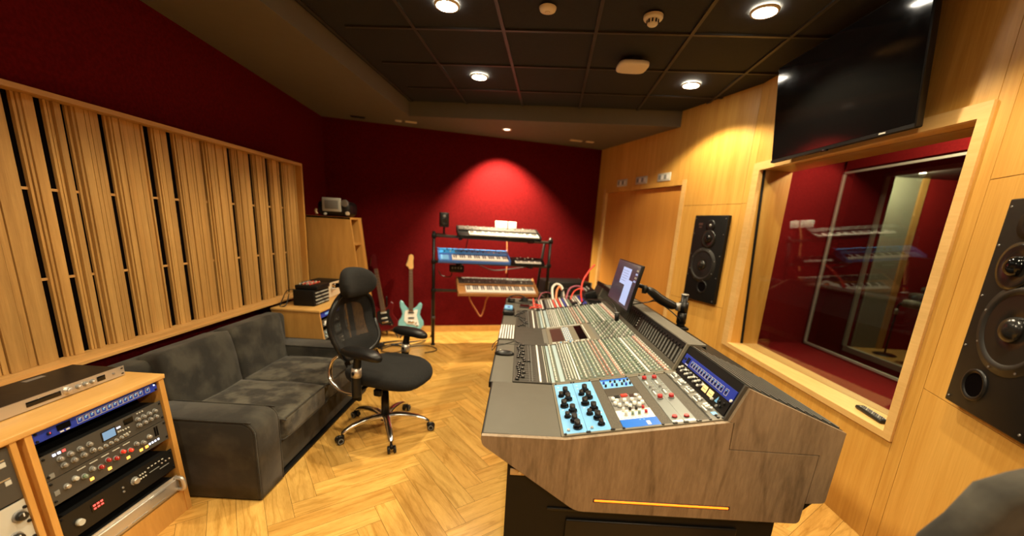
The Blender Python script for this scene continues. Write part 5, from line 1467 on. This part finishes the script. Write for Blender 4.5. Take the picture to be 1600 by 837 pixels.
# preamp box, little mixer, second box, knob on top
t = thing('knob_box', 'black box with rows of white knobs on the oak cabinet behind the sofa', 'audio box', (-1.88, 3.56, .701))
build('case', MB().rbox((-1.88, 3.565, .773), (.185, .28, .140), .004, 'black', None, 2), 'black', t)
TK_ = frame(Vector((-1.787, 3.425, .703)), (0, 1, 0), (1, 0, 0), (0, 0, 1))
for i in range(8):
    for j in range(4): knob(t, TK_, .030 + .031 * i, .020 + .032 * j, .0068, .012, 'offwhite' if (i + j) % 5 else 'steel', seg=8)
t = thing('desk_mixer', 'small black desk mixer with orange knobs on top of the knob box', 'mixer', (-1.86, 3.58, .844))
build('case', MB().rbox((-1.87, 3.575, .862), (.20, .24, .036), .006, 'black', None, 2), 'black', t)
for i in range(6):
    for j in range(4): build('knob', MB().cyl((-1.94 + .03 * j, 3.49 + .034 * i, .880), (-1.94 + .03 * j, 3.49 + .034 * i, .894), .007, .006, 8, ('offwhite', 'orange_cable', 'steel', 'bright_red')[(i * 2 + j) % 4]), 'offwhite', t)
t = thing('desktop_unit', 'wide black box with a pale front panel on the oak cabinet beside the tall one', 'audio box', (-1.95, 4.0, .701))
build('case', MB().rbox((-1.985, 3.98, .775), (.25, .34, .148), .005, 'black', None, 2), 'black', t)
build('front_panel', MB().bb(-1.860, -1.855, 3.825, 4.14, .705, .845, 'cream'), 'cream', t)
b = MB().lathe([(.020, 0), (.022, .02), (.012, .045), (.001, .048)], (-1.856, 3.90, .785), (1, -.2, .1), 14, 'silver'); build('knob', b, 'silver', t)
b = MB().tube([(-1.96, 3.44, .845), (-2.02, 3.42, .83), (-2.05, 3.40, .76), (-2.06, 3.37, .705), (-2.03, 3.34, .704), (-2.0, 3.36, .72), (-2.02, 3.45, .80)], .004, 6, 'black_cable')
single('audio_cable', b, 'black_cable', 'thin black cable hanging from the small mixer onto the oak cabinet', 'cable')

# ================================================================== TALL CABINET
t = thing('tall_cabinet', 'tall oak cabinet with a slanted front standing by the red corner', 'cabinet', (-1.98, 4.36, 0))
def fx3(z): return -1.768 + (1.48 - z) * .112
pr3 = [(-2.22, 0), (fx3(0), 0), (fx3(1.48), 1.48), (-2.22, 1.48)]
build('side_panel', MB().prism(pr3, 'y', 4.195, 4.215, 'oak_cab'), 'oak_cab', t)
build('side_panel', MB().prism(pr3, 'y', 4.40, 4.485, 'oak_cab'), 'oak_cab', t)
build('top_board', MB().bb(-2.22, fx3(1.48) + .003, 4.195, 4.485, 1.462, 1.482, 'oak_cab'), 'oak_cab', t)
build('back_board', MB().bb(-2.22, -2.20, 4.215, 4.40, 0, 1.46, 'dark_gap'), 'dark_gap', t)
for z in (1.20, .88, .55, .2): build('shelf', MB().bb(-2.20, fx3(z) - .005, 4.215, 4.40, z, z + .018, 'oak_cab'), 'oak_cab', t)
for x, z, s, lab, m_ in ((-1.82, 1.219, .10, 'dark coil on the upper shelf of the tall cabinet', 'black_cable'), (-1.79, .899, .16, 'dark coil on the second shelf of the tall cabinet', 'black_cable')):
    pts = [(x - .04 + .045 * math.cos(k * .8), 4.30 + .05 * math.sin(k * .8), z + .012 + .007 * k) for k in range(int(8 + s * 60))]
    single('coiled_cable', MB().tube(pts, .008, 6, m_, sub=4), m_, lab, 'cable')
b = MB().ell((-1.80, 4.27, 1.335), (.016, .016, .016), 'white'); b.cyl((-1.80, 4.27, 1.219), (-1.80, 4.27, 1.325), .006, .006, 8, 'black'); b.cyl((-1.80, 4.27, 1.219), (-1.80, 4.27, 1.225), .025, .025, 14, 'black')
single('small_desk_lamp', b, 'white', 'tiny white knob on a black stem on the upper shelf', 'lamp')
# on top of it
t = thing('small_amplifier', 'dark small device with a pale square front on top of the tall cabinet', 'amplifier', (-1.96, 4.32, 1.483))
build('body', MB().rbox((-1.955, 4.345, 1.565), (.34, .24, .150), .05, 'black_plastic', None, 3), 'black_plastic', t)
build('pale_panel', MB().rbox((-1.962, 4.222, 1.600), (.195, .012, .135), .010, 'offwhite', None, 2).rbox((-1.962, 4.2150, 1.600), (.14, .004, .085), .003, 'cap_grey', None, 2), 'offwhite', t)
build('side_knob', MB().cyl((-1.80, 4.225, 1.52), (-1.80, 4.205, 1.52), .020, .018, 14, 'cream'), 'cream', t)
build('side_knob', MB().cyl((-2.03, 4.225, 1.505), (-2.03, 4.205, 1.505), .014, .012, 14, 'offwhite'), 'offwhite', t)
build('grip', MB().tube([(-2.12, 4.225, 1.50), (-2.13, 4.22, 1.53), (-2.12, 4.225, 1.55)], .012, 8, 'brass'), 'brass', t)
build('dial', MB().cyl((-1.83, 4.24, 1.62), (-1.83, 4.215, 1.62), .035, .033, 20, 'steel'), 'steel', t)

# ================================================================== KEYBOARD STAND
PL = Vector((-1.02, 4.74, 0)); ka = R(13.8); ekx = Vector((math.cos(ka), math.sin(ka), 0)); eky = Vector((-math.sin(ka), math.cos(ka), 0))
TKS = frame(PL, ekx, eky, (0, 0, 1))         # x along the stand, y toward the wall
t = thing('keyboard_stand', 'black tubular three-tier keyboard stand against the red wall', 'keyboard stand', PL, 0)
def kt(name, mb, m, par=None): return build(name, mb, m, par or t)
kt('post', MB().cyl((0, 0, .015), (0, 0, 1.385), .019, .019, 14, 'black_plastic', TKS), 'black_plastic')
kt('post', MB().cyl((1.425, 0, .60), (1.43, 0, 1.375), .019, .019, 14, 'black_plastic', TKS).cyl((1.44, 0, .015), (1.425, 0, .62), .019, .019, 14, 'black_plastic', TKS), 'black_plastic')
for s_ in (0, 1.43):
    kt('rear_leg', MB().cyl((s_ + (-.06 if s_ else 0), .04, 1.33), (s_ + (-.10 if s_ else 0), .36, .015), .016, .016, 12, 'black_plastic', TKS), 'black_plastic')
    kt('foot', MB().cyl((s_ + (.01 if s_ else 0), 0, 0), (s_ + (.01 if s_ else 0), 0, .02), .026, .024, 12, 'black', TKS), 'black')
    kt('foot', MB().cyl((s_ + (-.10 if s_ else 0), .36, 0), (s_ + (-.10 if s_ else 0), .36, .02), .026, .024, 12, 'black', TKS), 'black')
for z in (1.335, 1.035, .69):
    kt('cross_bar', MB().cyl((0, 0, z), (1.43, 0, z - .02), .017, .017, 12, 'charcoal_panel', TKS), 'charcoal_panel')
    for s_ in (0, 1.43): kt('clamp', MB().rbox((s_, 0, z - .005), (.055, .055, .05), .01, 'black', TKS, 2), 'black')
    for s_ in (.30, 1.15): kt('tier_arm', MB().tube([(s_, .02, z - .03), (s_, -.12, z - .025), (s_, -.22, z - .012), (s_, -.225, z + .01)], .013, 8, 'black', TKS), 'black')
kt('leg_collar', MB().cyl((0, 0, .33), (0, 0, .37), .025, .025, 12, 'charcoal_panel', TKS), 'charcoal_panel')
def keys(parent, T, x0, x1, y0, y1, z, tilt_=0):
    n = int((x1 - x0) / .0235)
    wk = MB(); bk = MB(); p = (x1 - x0) / n
    for i in range(n):
        build('white_key', MB().bb(x0 + p * i + .0006, x0 + p * (i + 1) - .0006, y0, y1, z, z + .012, 'key_white', T), 'key_white', parent)
    for i in range(n):
        if i % 7 in (0, 1, 3, 4, 5):
            xx = x0 + p * (i + 1); bb_ = MB().bb(xx - .006, xx + .006, y0 + (y1 - y0) * .36, y1, z + .011, z + .020, 'cap_black', T)
            build('black_key', bb_, 'cap_black', parent)
def synth(label, s0, s1, z, depth, hh, body, keyx, tilt_, controls, panel, name='synthesizer', off=-.235, endm=None):
    o_ = TKS @ Vector((s0, off, z))
    T = TKS @ Matrix.Translation((s0, off, z)) @ Matrix.Rotation(tilt_, 4, 'X')
    tt_ = thing(name, label, 'keyboard', o_, 0)
    L_ = s1 - s0
    build('case', MB().prism([(0, 0), (depth, 0), (depth, hh * 1.15), (depth * .55, hh), (depth * .52, hh * .62), (.02, hh * .55), (0, hh * .45)], 'x', 0, L_, body, T), body, tt_)
    build('end_cheek', MB().prism([(-.004, -.002), (depth, -.002), (depth, hh * 1.25), (depth * .5, hh * 1.1), (-.004, hh * .8)], 'x', -.012, 0, endm or body, T), endm or body, tt_)
    build('end_cheek', MB().prism([(-.004, -.002), (depth, -.002), (depth, hh * 1.25), (depth * .5, hh * 1.1), (-.004, hh * .8)], 'x', L_, L_ + .012, endm or body, T), endm or body, tt_)
    keys(tt_, T, keyx[0], keyx[1], .008, depth * .50, hh * .56)
    build('control_panel', MB().prism([(depth * .55, hh * 1.0), (depth * .98, hh * 1.15), (depth * .98, hh * 1.15 + .003), (depth * .55, hh + .003)], 'x', .01, L_ - .01, panel, T), panel, tt_)
    r_ = random.Random(int(z * 100))
    for k in range(controls):
        x = .05 + (L_ - .1) * (k + .5) / controls; y = depth * (.66 + .2 * (k % 2)); zz = hh * (1.05 + .07 * (k % 2))
        build('knob', MB().cyl((x, y, zz), (x, y, zz + .014), .008, .007, 8, r_.choice(['cap_black', 'steel', 'offwhite']), T), 'steel', tt_)
    return tt_, T
synth('dark synthesizer with long row of white keys on the top tier of the stand', .268, 1.225, 1.335, .27, .055, 'black', (.12, .945), R(14), 18, 'charcoal_panel')
tt_, T = synth('blue synthesizer on the middle tier of the stand', .055, .868, 1.045, .29, .060, 'synth_blue', (.145, .80), R(16), 22, 'mid_blue')
build('wheel_panel', MB().bb(.02, .11, .01, .15, .034, .040, 'light_blue', T), 'light_blue', tt_)
synth('small black keyboard controller at the right of the blue synthesizer', .925, 1.315, 1.035, .16, .045, 'black', (.04, .36), R(12), 6, 'black', name='keyboard_controller', off=-.15)
synth('vintage synthesizer with a wooden case on the lowest tier', .283, 1.235, .665, .33, .075, 'synth_wood', (.085, .93), R(18), 26, 'charcoal_panel', endm='synth_wood', name='vintage_synthesizer')
# small loudspeaker clamped on the left post
t = thing('small_loudspeaker', 'small black loudspeaker on the top left corner of the keyboard stand', 'loudspeaker', TKS @ Vector((.115, 0, 1.44)), 0)
build('cabinet', MB().rbox((.115, 0, 1.518), (.108, .10, .165), .012, 'black_plastic', TKS, 3), 'black_plastic', t)
b = MB().lathe([(.001, -.002), (.02, 0), (.034, .004), (.040, .002)], (0, 0, 0), (0, -1, 0), 20, 'cone'); b.v = [TKS @ (v + Vector((.115, -.051, 1.495))) for v in b.v]; build('woofer', b, 'cone', t)
b = MB().lathe([(.001, .004), (.010, .002), (.016, .001)], (0, 0, 0), (0, -1, 0), 16, 'steel'); b.v = [TKS @ (v + Vector((.115, -.051, 1.560))) for v in b.v]; build('tweeter', b, 'steel', t)
build('bracket', MB().cyl((.115, 0, 1.352), (.115, 0, 1.44), .012, .012, 10, 'black', TKS).bb(-.02, .14, -.015, .015, 1.352, 1.364, 'black', TKS), 'black', t)
# effects box and pedals between the tiers
t = thing('effects_box', 'black effects box hanging under the blue synthesizer at the left', 'effects unit', TKS @ Vector((.27, .02, .90)), 0)
build('case', MB().rbox((.275, .05, .955), (.17, .12, .09), .01, 'black_plastic', TKS, 2), 'black_plastic', t)
for k in range(4): build('knob', MB().cyl((.22 + .035 * k, -.012, .965), (.22 + .035 * k, -.024, .965), .010, .009, 10, 'steel', TKS), 'steel', t)
build('strap', MB().bb(.265, .285, .0, .09, 1.0, 1.03, 'black', TKS), 'black', t)
b = MB()
def wallpt(s_, z, off=.0):
    p = FW0 + dF * s_ + nF * off; return (p.x, p.y, z)
for pts, m_, lab in (([wallpt(2.30, 1.46, .02), wallpt(2.28, 1.30, .06), wallpt(2.29, 1.0, .08), wallpt(2.28, .85, .10)], 'tan_cable', 'tan cable hanging from the wall sockets behind the keyboards'),
                    ([tuple(TKS @ Vector((.43, .05, .66))), tuple(TKS @ Vector((.46, .08, .55))), tuple(TKS @ Vector((.54, .10, .42))), tuple(TKS @ Vector((.60, .10, .345))), tuple(TKS @ Vector((.64, .10, .44))), tuple(TKS @ Vector((.66, .08, .56))), tuple(TKS @ Vector((.71, .05, .66)))], 'tan_cable', 'tan cable looping down below the wooden synthesizer'),
                    ([tuple(TKS @ Vector((.06, .03, .92))), tuple(TKS @ Vector((.10, .05, .86))), tuple(TKS @ Vector((.2, .05, .85))), tuple(TKS @ Vector((.22, .05, .90)))], 'black_cable', 'black cable at the left post of the keyboard stand'),
                    ([tuple(TKS @ Vector((.55, .15, 1.0))), tuple(TKS @ Vector((.75, .18, .93))), tuple(TKS @ Vector((1.0, .16, .96))), tuple(TKS @ Vector((1.2, .1, 1.0)))], 'black_cable', 'black cable sagging behind the middle tier of the stand'),
                    ([tuple(TKS @ Vector((.42, .15, 1.33))), tuple(TKS @ Vector((.40, .2, 1.2))), tuple(TKS @ Vector((.38, .2, 1.08)))], 'black_cable', 'black cable between the top and middle tiers')):
    single('hanging_cable', MB().tube(pts, .0085 if m_ == 'tan_cable' else .006, 8, m_), m_, lab, 'cable')
# wall sockets
for s0, s1, lab in ((2.117, 2.286, 'white double wall socket above the keyboards'), (2.302, 2.414, 'white single wall socket beside the double one')):
    TFW = frame(FW0, dF, nF, (0, 0, 1)); b = MB().rbox(((s0 + s1) / 2, .006, 1.497), (s1 - s0, .012, .10), .004, 'white', TFW, 2)
    n_ = 2 if s1 - s0 > .15 else 1
    for k in range(n_):
        cx0 = s0 + (s1 - s0) * (k + .5) / n_
        b.box((cx0, .0125, 1.485), (.045, .002, .035), 'offwhite', TFW); b.box((cx0, .014, 1.527), (.014, .004, .018), 'offwhite', TFW)
    single('wall_socket', b, 'white', lab, 'socket', 'white sockets on the red wall')

# ================================================================== GUITARS
def guitar(s_, off, lean, tilt_, body, pg, label, head='maple', neck='rosewood'):
    p = FW0 + dF * s_ + nF * off
    T = frame(Vector((p.x, p.y, .085)), dF, nF, (0, 0, 1)) @ Matrix.Rotation(R(tilt_), 4, 'Y') @ Matrix.Rotation(R(lean), 4, 'X')
    t = thing('electric_guitar', label, 'guitar', (p.x, p.y, .085))
    L = [(0, 0), (.07, .002), (.125, .02), (.158, .07), (.155, .12), (.128, .165), (.110, .205), (.116, .25), (.135, .30), (.138, .345), (.122, .368), (.098, .352), (.072, .315), (.045, .292), (.027, .285)]
    Rr_ = [(-.027, .285), (-.05, .30), (-.078, .335), (-.100, .375), (-.128, .395), (-.142, .37), (-.140, .315), (-.120, .26), (-.112, .215), (-.128, .165), (-.158, .125), (-.168, .08), (-.150, .03), (-.09, .004)]
    poly = L + Rr_
    n = len(poly); vs = []; fs = []
    lev = ((-.018, .95), (-.022, 1.0), (-.022, 1.0), (.018, 1.0), (.022, .95))
    c0 = (0, .17)
    prof = [(-.022, .94), (-.017, 1.0), (.017, 1.0), (.022, .94)]
    for yy, sc_ in prof:
        for q in poly: vs.append((c0[0] + (q[0] - c0[0]) * sc_, yy, c0[1] + (q[1] - c0[1]) * sc_))
    for j in range(3):
        for i in range(n): fs.append((j * n + i, j * n + (i + 1) % n, (j + 1) * n + (i + 1) % n, (j + 1) * n + i))
    fs.append(list(range(n))); fs.append([3 * n + i for i in range(n)][::-1])
    build('body', MB().add(vs, fs, body, T), body, t)
    pgp = [(-.02, .275), (-.075, .26), (-.085, .20), (-.088, .13), (-.05, .085), (.03, .075), (.075, .05), (.10, .07), (.085, .14), (.068, .20), (.085, .27), (.06, .275), (.028, .255)]
    build('pickguard', MB().prism([(x, z) for x, z in pgp], 'y', .022, .0245, pg, T), pg, t)
    for z in (.235, .165): build('pickup', MB().rbox((0, .027, z), (.075, .008, .018), .004, 'black' if body != 'guitar_red' else 'offwhite', T, 2), 'black', t)
    build('bridge', MB().rbox((0, .029, .115), (.08, .010, .022), .003, 'chrome', T, 2), 'chrome', t)
    for x, z in ((.062, .10), (.075, .065)): build('knob', MB().cyl((x, .024, z), (x, .038, z), .010, .009, 12, 'chrome', T), 'chrome', t)
    nk = build('neck', MB().prism([(-.028, .25), (.028, .25), (.021, .80), (-.021, .80)], 'y', .006, .028, 'maple', T), 'maple', t)
    build('fretboard', MB().prism([(-.028, .255), (.028, .255), (.021, .80), (-.021, .80)], 'y', .028, .033, neck, T), neck, nk)
    b = MB()
    for k in range(20): z = .27 + .53 * (1 - 2 ** (-(k + 1) / 12)) / (1 - 2 ** (-21 / 12)); z = .80 - (z - .27); b.box((0, .0335, z), (.045, .0012, .0015), 'steel', T)
    build('frets', b, 'steel', nk)
    hp = [(-.021, .80), (.021, .80), (.034, .825), (.030, .86), (.028, .90), (.036, .94), (.030, .975), (.004, .988), (-.022, .972), (-.030, .93), (-.040, .885), (-.056, .855), (-.055, .835), (-.036, .83)]
    hd = build('headstock', MB().prism(hp, 'y', .008, .022, head, T), head, t)
    for k in range(6): build('tuning_peg', MB().cyl((-.046 + .0065 * k, .012, .852 + .020 * k), (-.066 + .0065 * k, .012, .856 + .020 * k), .006, .008, 8, 'chrome', T), 'chrome', hd)
    # floor stand
    s2 = thing('guitar_stand', 'black floor stand holding the ' + ('light blue' if body == 'guitar_blue' else 'dark red') + ' electric guitar', 'guitar stand', (p.x, p.y, 0))
    TS2 = frame(Vector((p.x, p.y, 0)), dF, nF, (0, 0, 1))
    for pts in ([(0, -.06, .02), (0, -.07, .30), (0, -.075, .52)], [(-.14, .08, .012), (-.08, -.02, .08), (0, -.06, .10), (.08, -.02, .08), (.14, .08, .012)], [(0, -.06, .12), (-.02, -.12, .05), (0, -.16, .012)]):
        build('tube', MB().tube(pts, .009, 8, 'black', TS2), 'black', s2)
    for x in (-.10, .10): build('cradle_arm', MB().tube([(0, -.06, .075), (x * .7, -.03, .07), (x, .03, .070), (x, .05, .085)], .009, 8, 'black', TS2), 'black', s2)
    return t
guitar(1.005, .22, 8, 0, 'guitar_blue', 'white', 'light blue electric guitar with white pickguard on a floor stand by the red wall')
guitar(.70, .22, 8, -9, 'guitar_red', 'black', 'red electric guitar darkened for shade, leaning in the corner, half hidden by the chair', 'guitar_red')
rb = random.Random(8)
for i, lab in enumerate(('black cable coil on the floor left of the blue guitar', 'black cable tangle on the floor in front of the red guitar', 'black cable lying on the floor under the blue guitar', 'thin black cable curving on the floor by the stand foot')):
    cx0, cy0 = ((-1.42, 4.45), (-1.55, 4.62), (-1.30, 4.72), (-1.10, 4.50))[i]
    pts = [(cx0 + (.13 + .02 * i) * math.cos(k * .75 + i) + rb.uniform(-.03, .03), cy0 + .16 * math.sin(k * .75 + i * 2) + rb.uniform(-.03, .03), .008 + .0035 * (k % 4)) for k in range(14 if i < 3 else 7)]
    single('floor_cable', MB().tube(pts, .006, 6, 'black_cable', sub=5), 'black_cable', lab, 'cable', 'loose cables on the floor by the guitars')
t = thing('effects_pedal', 'small dark effects pedal on the floor by the guitars', 'pedal', (-1.60, 4.55, 0))
build('case', MB().rbox((-1.60, 4.50, .025), (.08, .12, .045), .006, 'black_plastic', None, 2), 'black_plastic', t)
build('footswitch', MB().cyl((-1.60, 4.47, .047), (-1.60, 4.47, .060), .010, .009, 12, 'chrome'), 'chrome', t)
for x in (-1.62, -1.58): build('knob', MB().cyl((x, 4.53, .047), (x, 4.53, .060), .008, .007, 10, 'steel'), 'steel', t)

# ================================================================== BLACK ROLLING CASE behind the console
t = thing('equipment_case', 'low black equipment case standing by the red wall behind the console', 'case', (.62, 5.35, 0))
TC = frame(Vector((.62, 5.40, 0)), dF, nF, (0, 0, 1))
build('body', MB().rbox((0, 0, .44), (.62, .42, .76), .01, 'black', TC, 2), 'black', t)
for x in (-.305, .305):
    for y in (-.205, .205): build('corner_edge', MB().bb(x - .008, x + .008, y - .008, y + .008, .07, .82, 'steel', TC), 'steel', t)
build('lid_band', MB().bb(-.313, .313, -.213, .213, .60, .612, 'steel', TC), 'steel', t)
for x in (-.24, .24):
    for y in (-.15, .15): build('caster', MB().cyl((x - .015, y, .03), (x + .015, y, .03), .03, .03, 14, 'black_plastic', TC).bb(x - .02, x + .02, y - .015, y + .015, .03, .065, 'black', TC), 'black_plastic', t)

# ================================================================== UPHOLSTERED CHAIR, lower right corner
t = thing('upholstered_chair', 'dark grey fabric chair whose back enters at the lower right corner', 'chair', (1.28, 1.0, 0))
seat_ = build('seat', MB().rbox((1.30, 1.06, .42), (.40, .40, .10), .04, 'velvet_seat', None, 4), 'velvet_seat', t)
bm = bmesh.new()
prof = [(1.145, .958), (1.22, .992), (1.34, 1.03), (1.48, 1.02), (1.53, .93), (1.53, .36), (1.02, .36), (1.03, .70), (1.052, .800), (1.10, .865)]
vs = [bm.verts.new((p[0], .80, p[1])) for p in prof]; bm.faces.new(vs)
r_ = bmesh.ops.extrude_face_region(bm, geom=bm.faces[:])
bmesh.ops.translate(bm, verts=[v for v in r_['geom'] if isinstance(v, bmesh.types.BMVert)], vec=(0, .09, 0))
bmesh.ops.bevel(bm, geom=[e for e in bm.edges if abs(e.verts[0].co.y - e.verts[1].co.y) < 1e-6], offset=.03, segments=4, profile=.5, affect='EDGES'); bm.verts.index_update()
build('back', MB().add([v.co.copy() for v in bm.verts], [[v.index for v in f.verts] for f in bm.faces], 'velvet', None, True), 'velvet', t); bm.free()
for x in (1.14, 1.46):
    for y in (.90, 1.22): build('leg', MB().cyl((x, y, 0), (x, y, .38), .014, .020, 10, 'black'), 'black', t)

# ================================================================== THINGS BEYOND THE WINDOWS
t = thing('microphone_stand', 'short black microphone stand beyond both windows on the pale wood floor', 'microphone stand', (5.34, 5.56, 0))
mx, my = 5.34, 5.56
build('base', MB().lathe([(.001, .035), (.04, .03), (.13, .012), (.14, 0)], (mx, my, 0), (0, 0, 1), 24, 'black_plastic'), 'black_plastic', t)
build('shaft', MB().cyl((mx, my, .02), (mx, my, .72), .014, .014, 10, 'black_plastic'), 'black_plastic', t)
build('clutch', MB().cyl((mx, my, .60), (mx, my, .68), .024, .024, 10, 'steel'), 'steel', t)
build('clip', MB().tube([(mx, my, .72), (mx - .02, my - .05, .76), (mx - .05, my - .1, .75)], .018, 8, 'black'), 'black', t)
t = thing('stage_piano', 'dark keyboard instrument on a pedestal in the room beyond both windows', 'piano', (5.42, 4.95, 0))
build('body', MB().rbox((5.42, 4.95, .80), (.62, .70, .10), .03, 'grey_curtain', None, 2), 'grey_curtain', t)
build('lid', MB().rbox((5.45, 5.0, .90), (.56, .60, .09), .03, 'charcoal_panel', None, 2).rbox((5.50, 5.05, .99), (.42, .46, .08), .03, 'charcoal_panel', None, 2), 'charcoal_panel', t)
build('pedestal', MB().cyl((5.42, 4.95, .05), (5.42, 4.95, .76), .07, .05, 16, 'black'), 'black', t)
for k in range(4):
    a = k * math.pi / 2 + .4; build('foot', MB().cyl((5.42, 4.95, .08), (5.42 + .25 * math.cos(a), 4.95 + .25 * math.sin(a), .03), .030, .025, 10, 'steel'), 'steel', t)
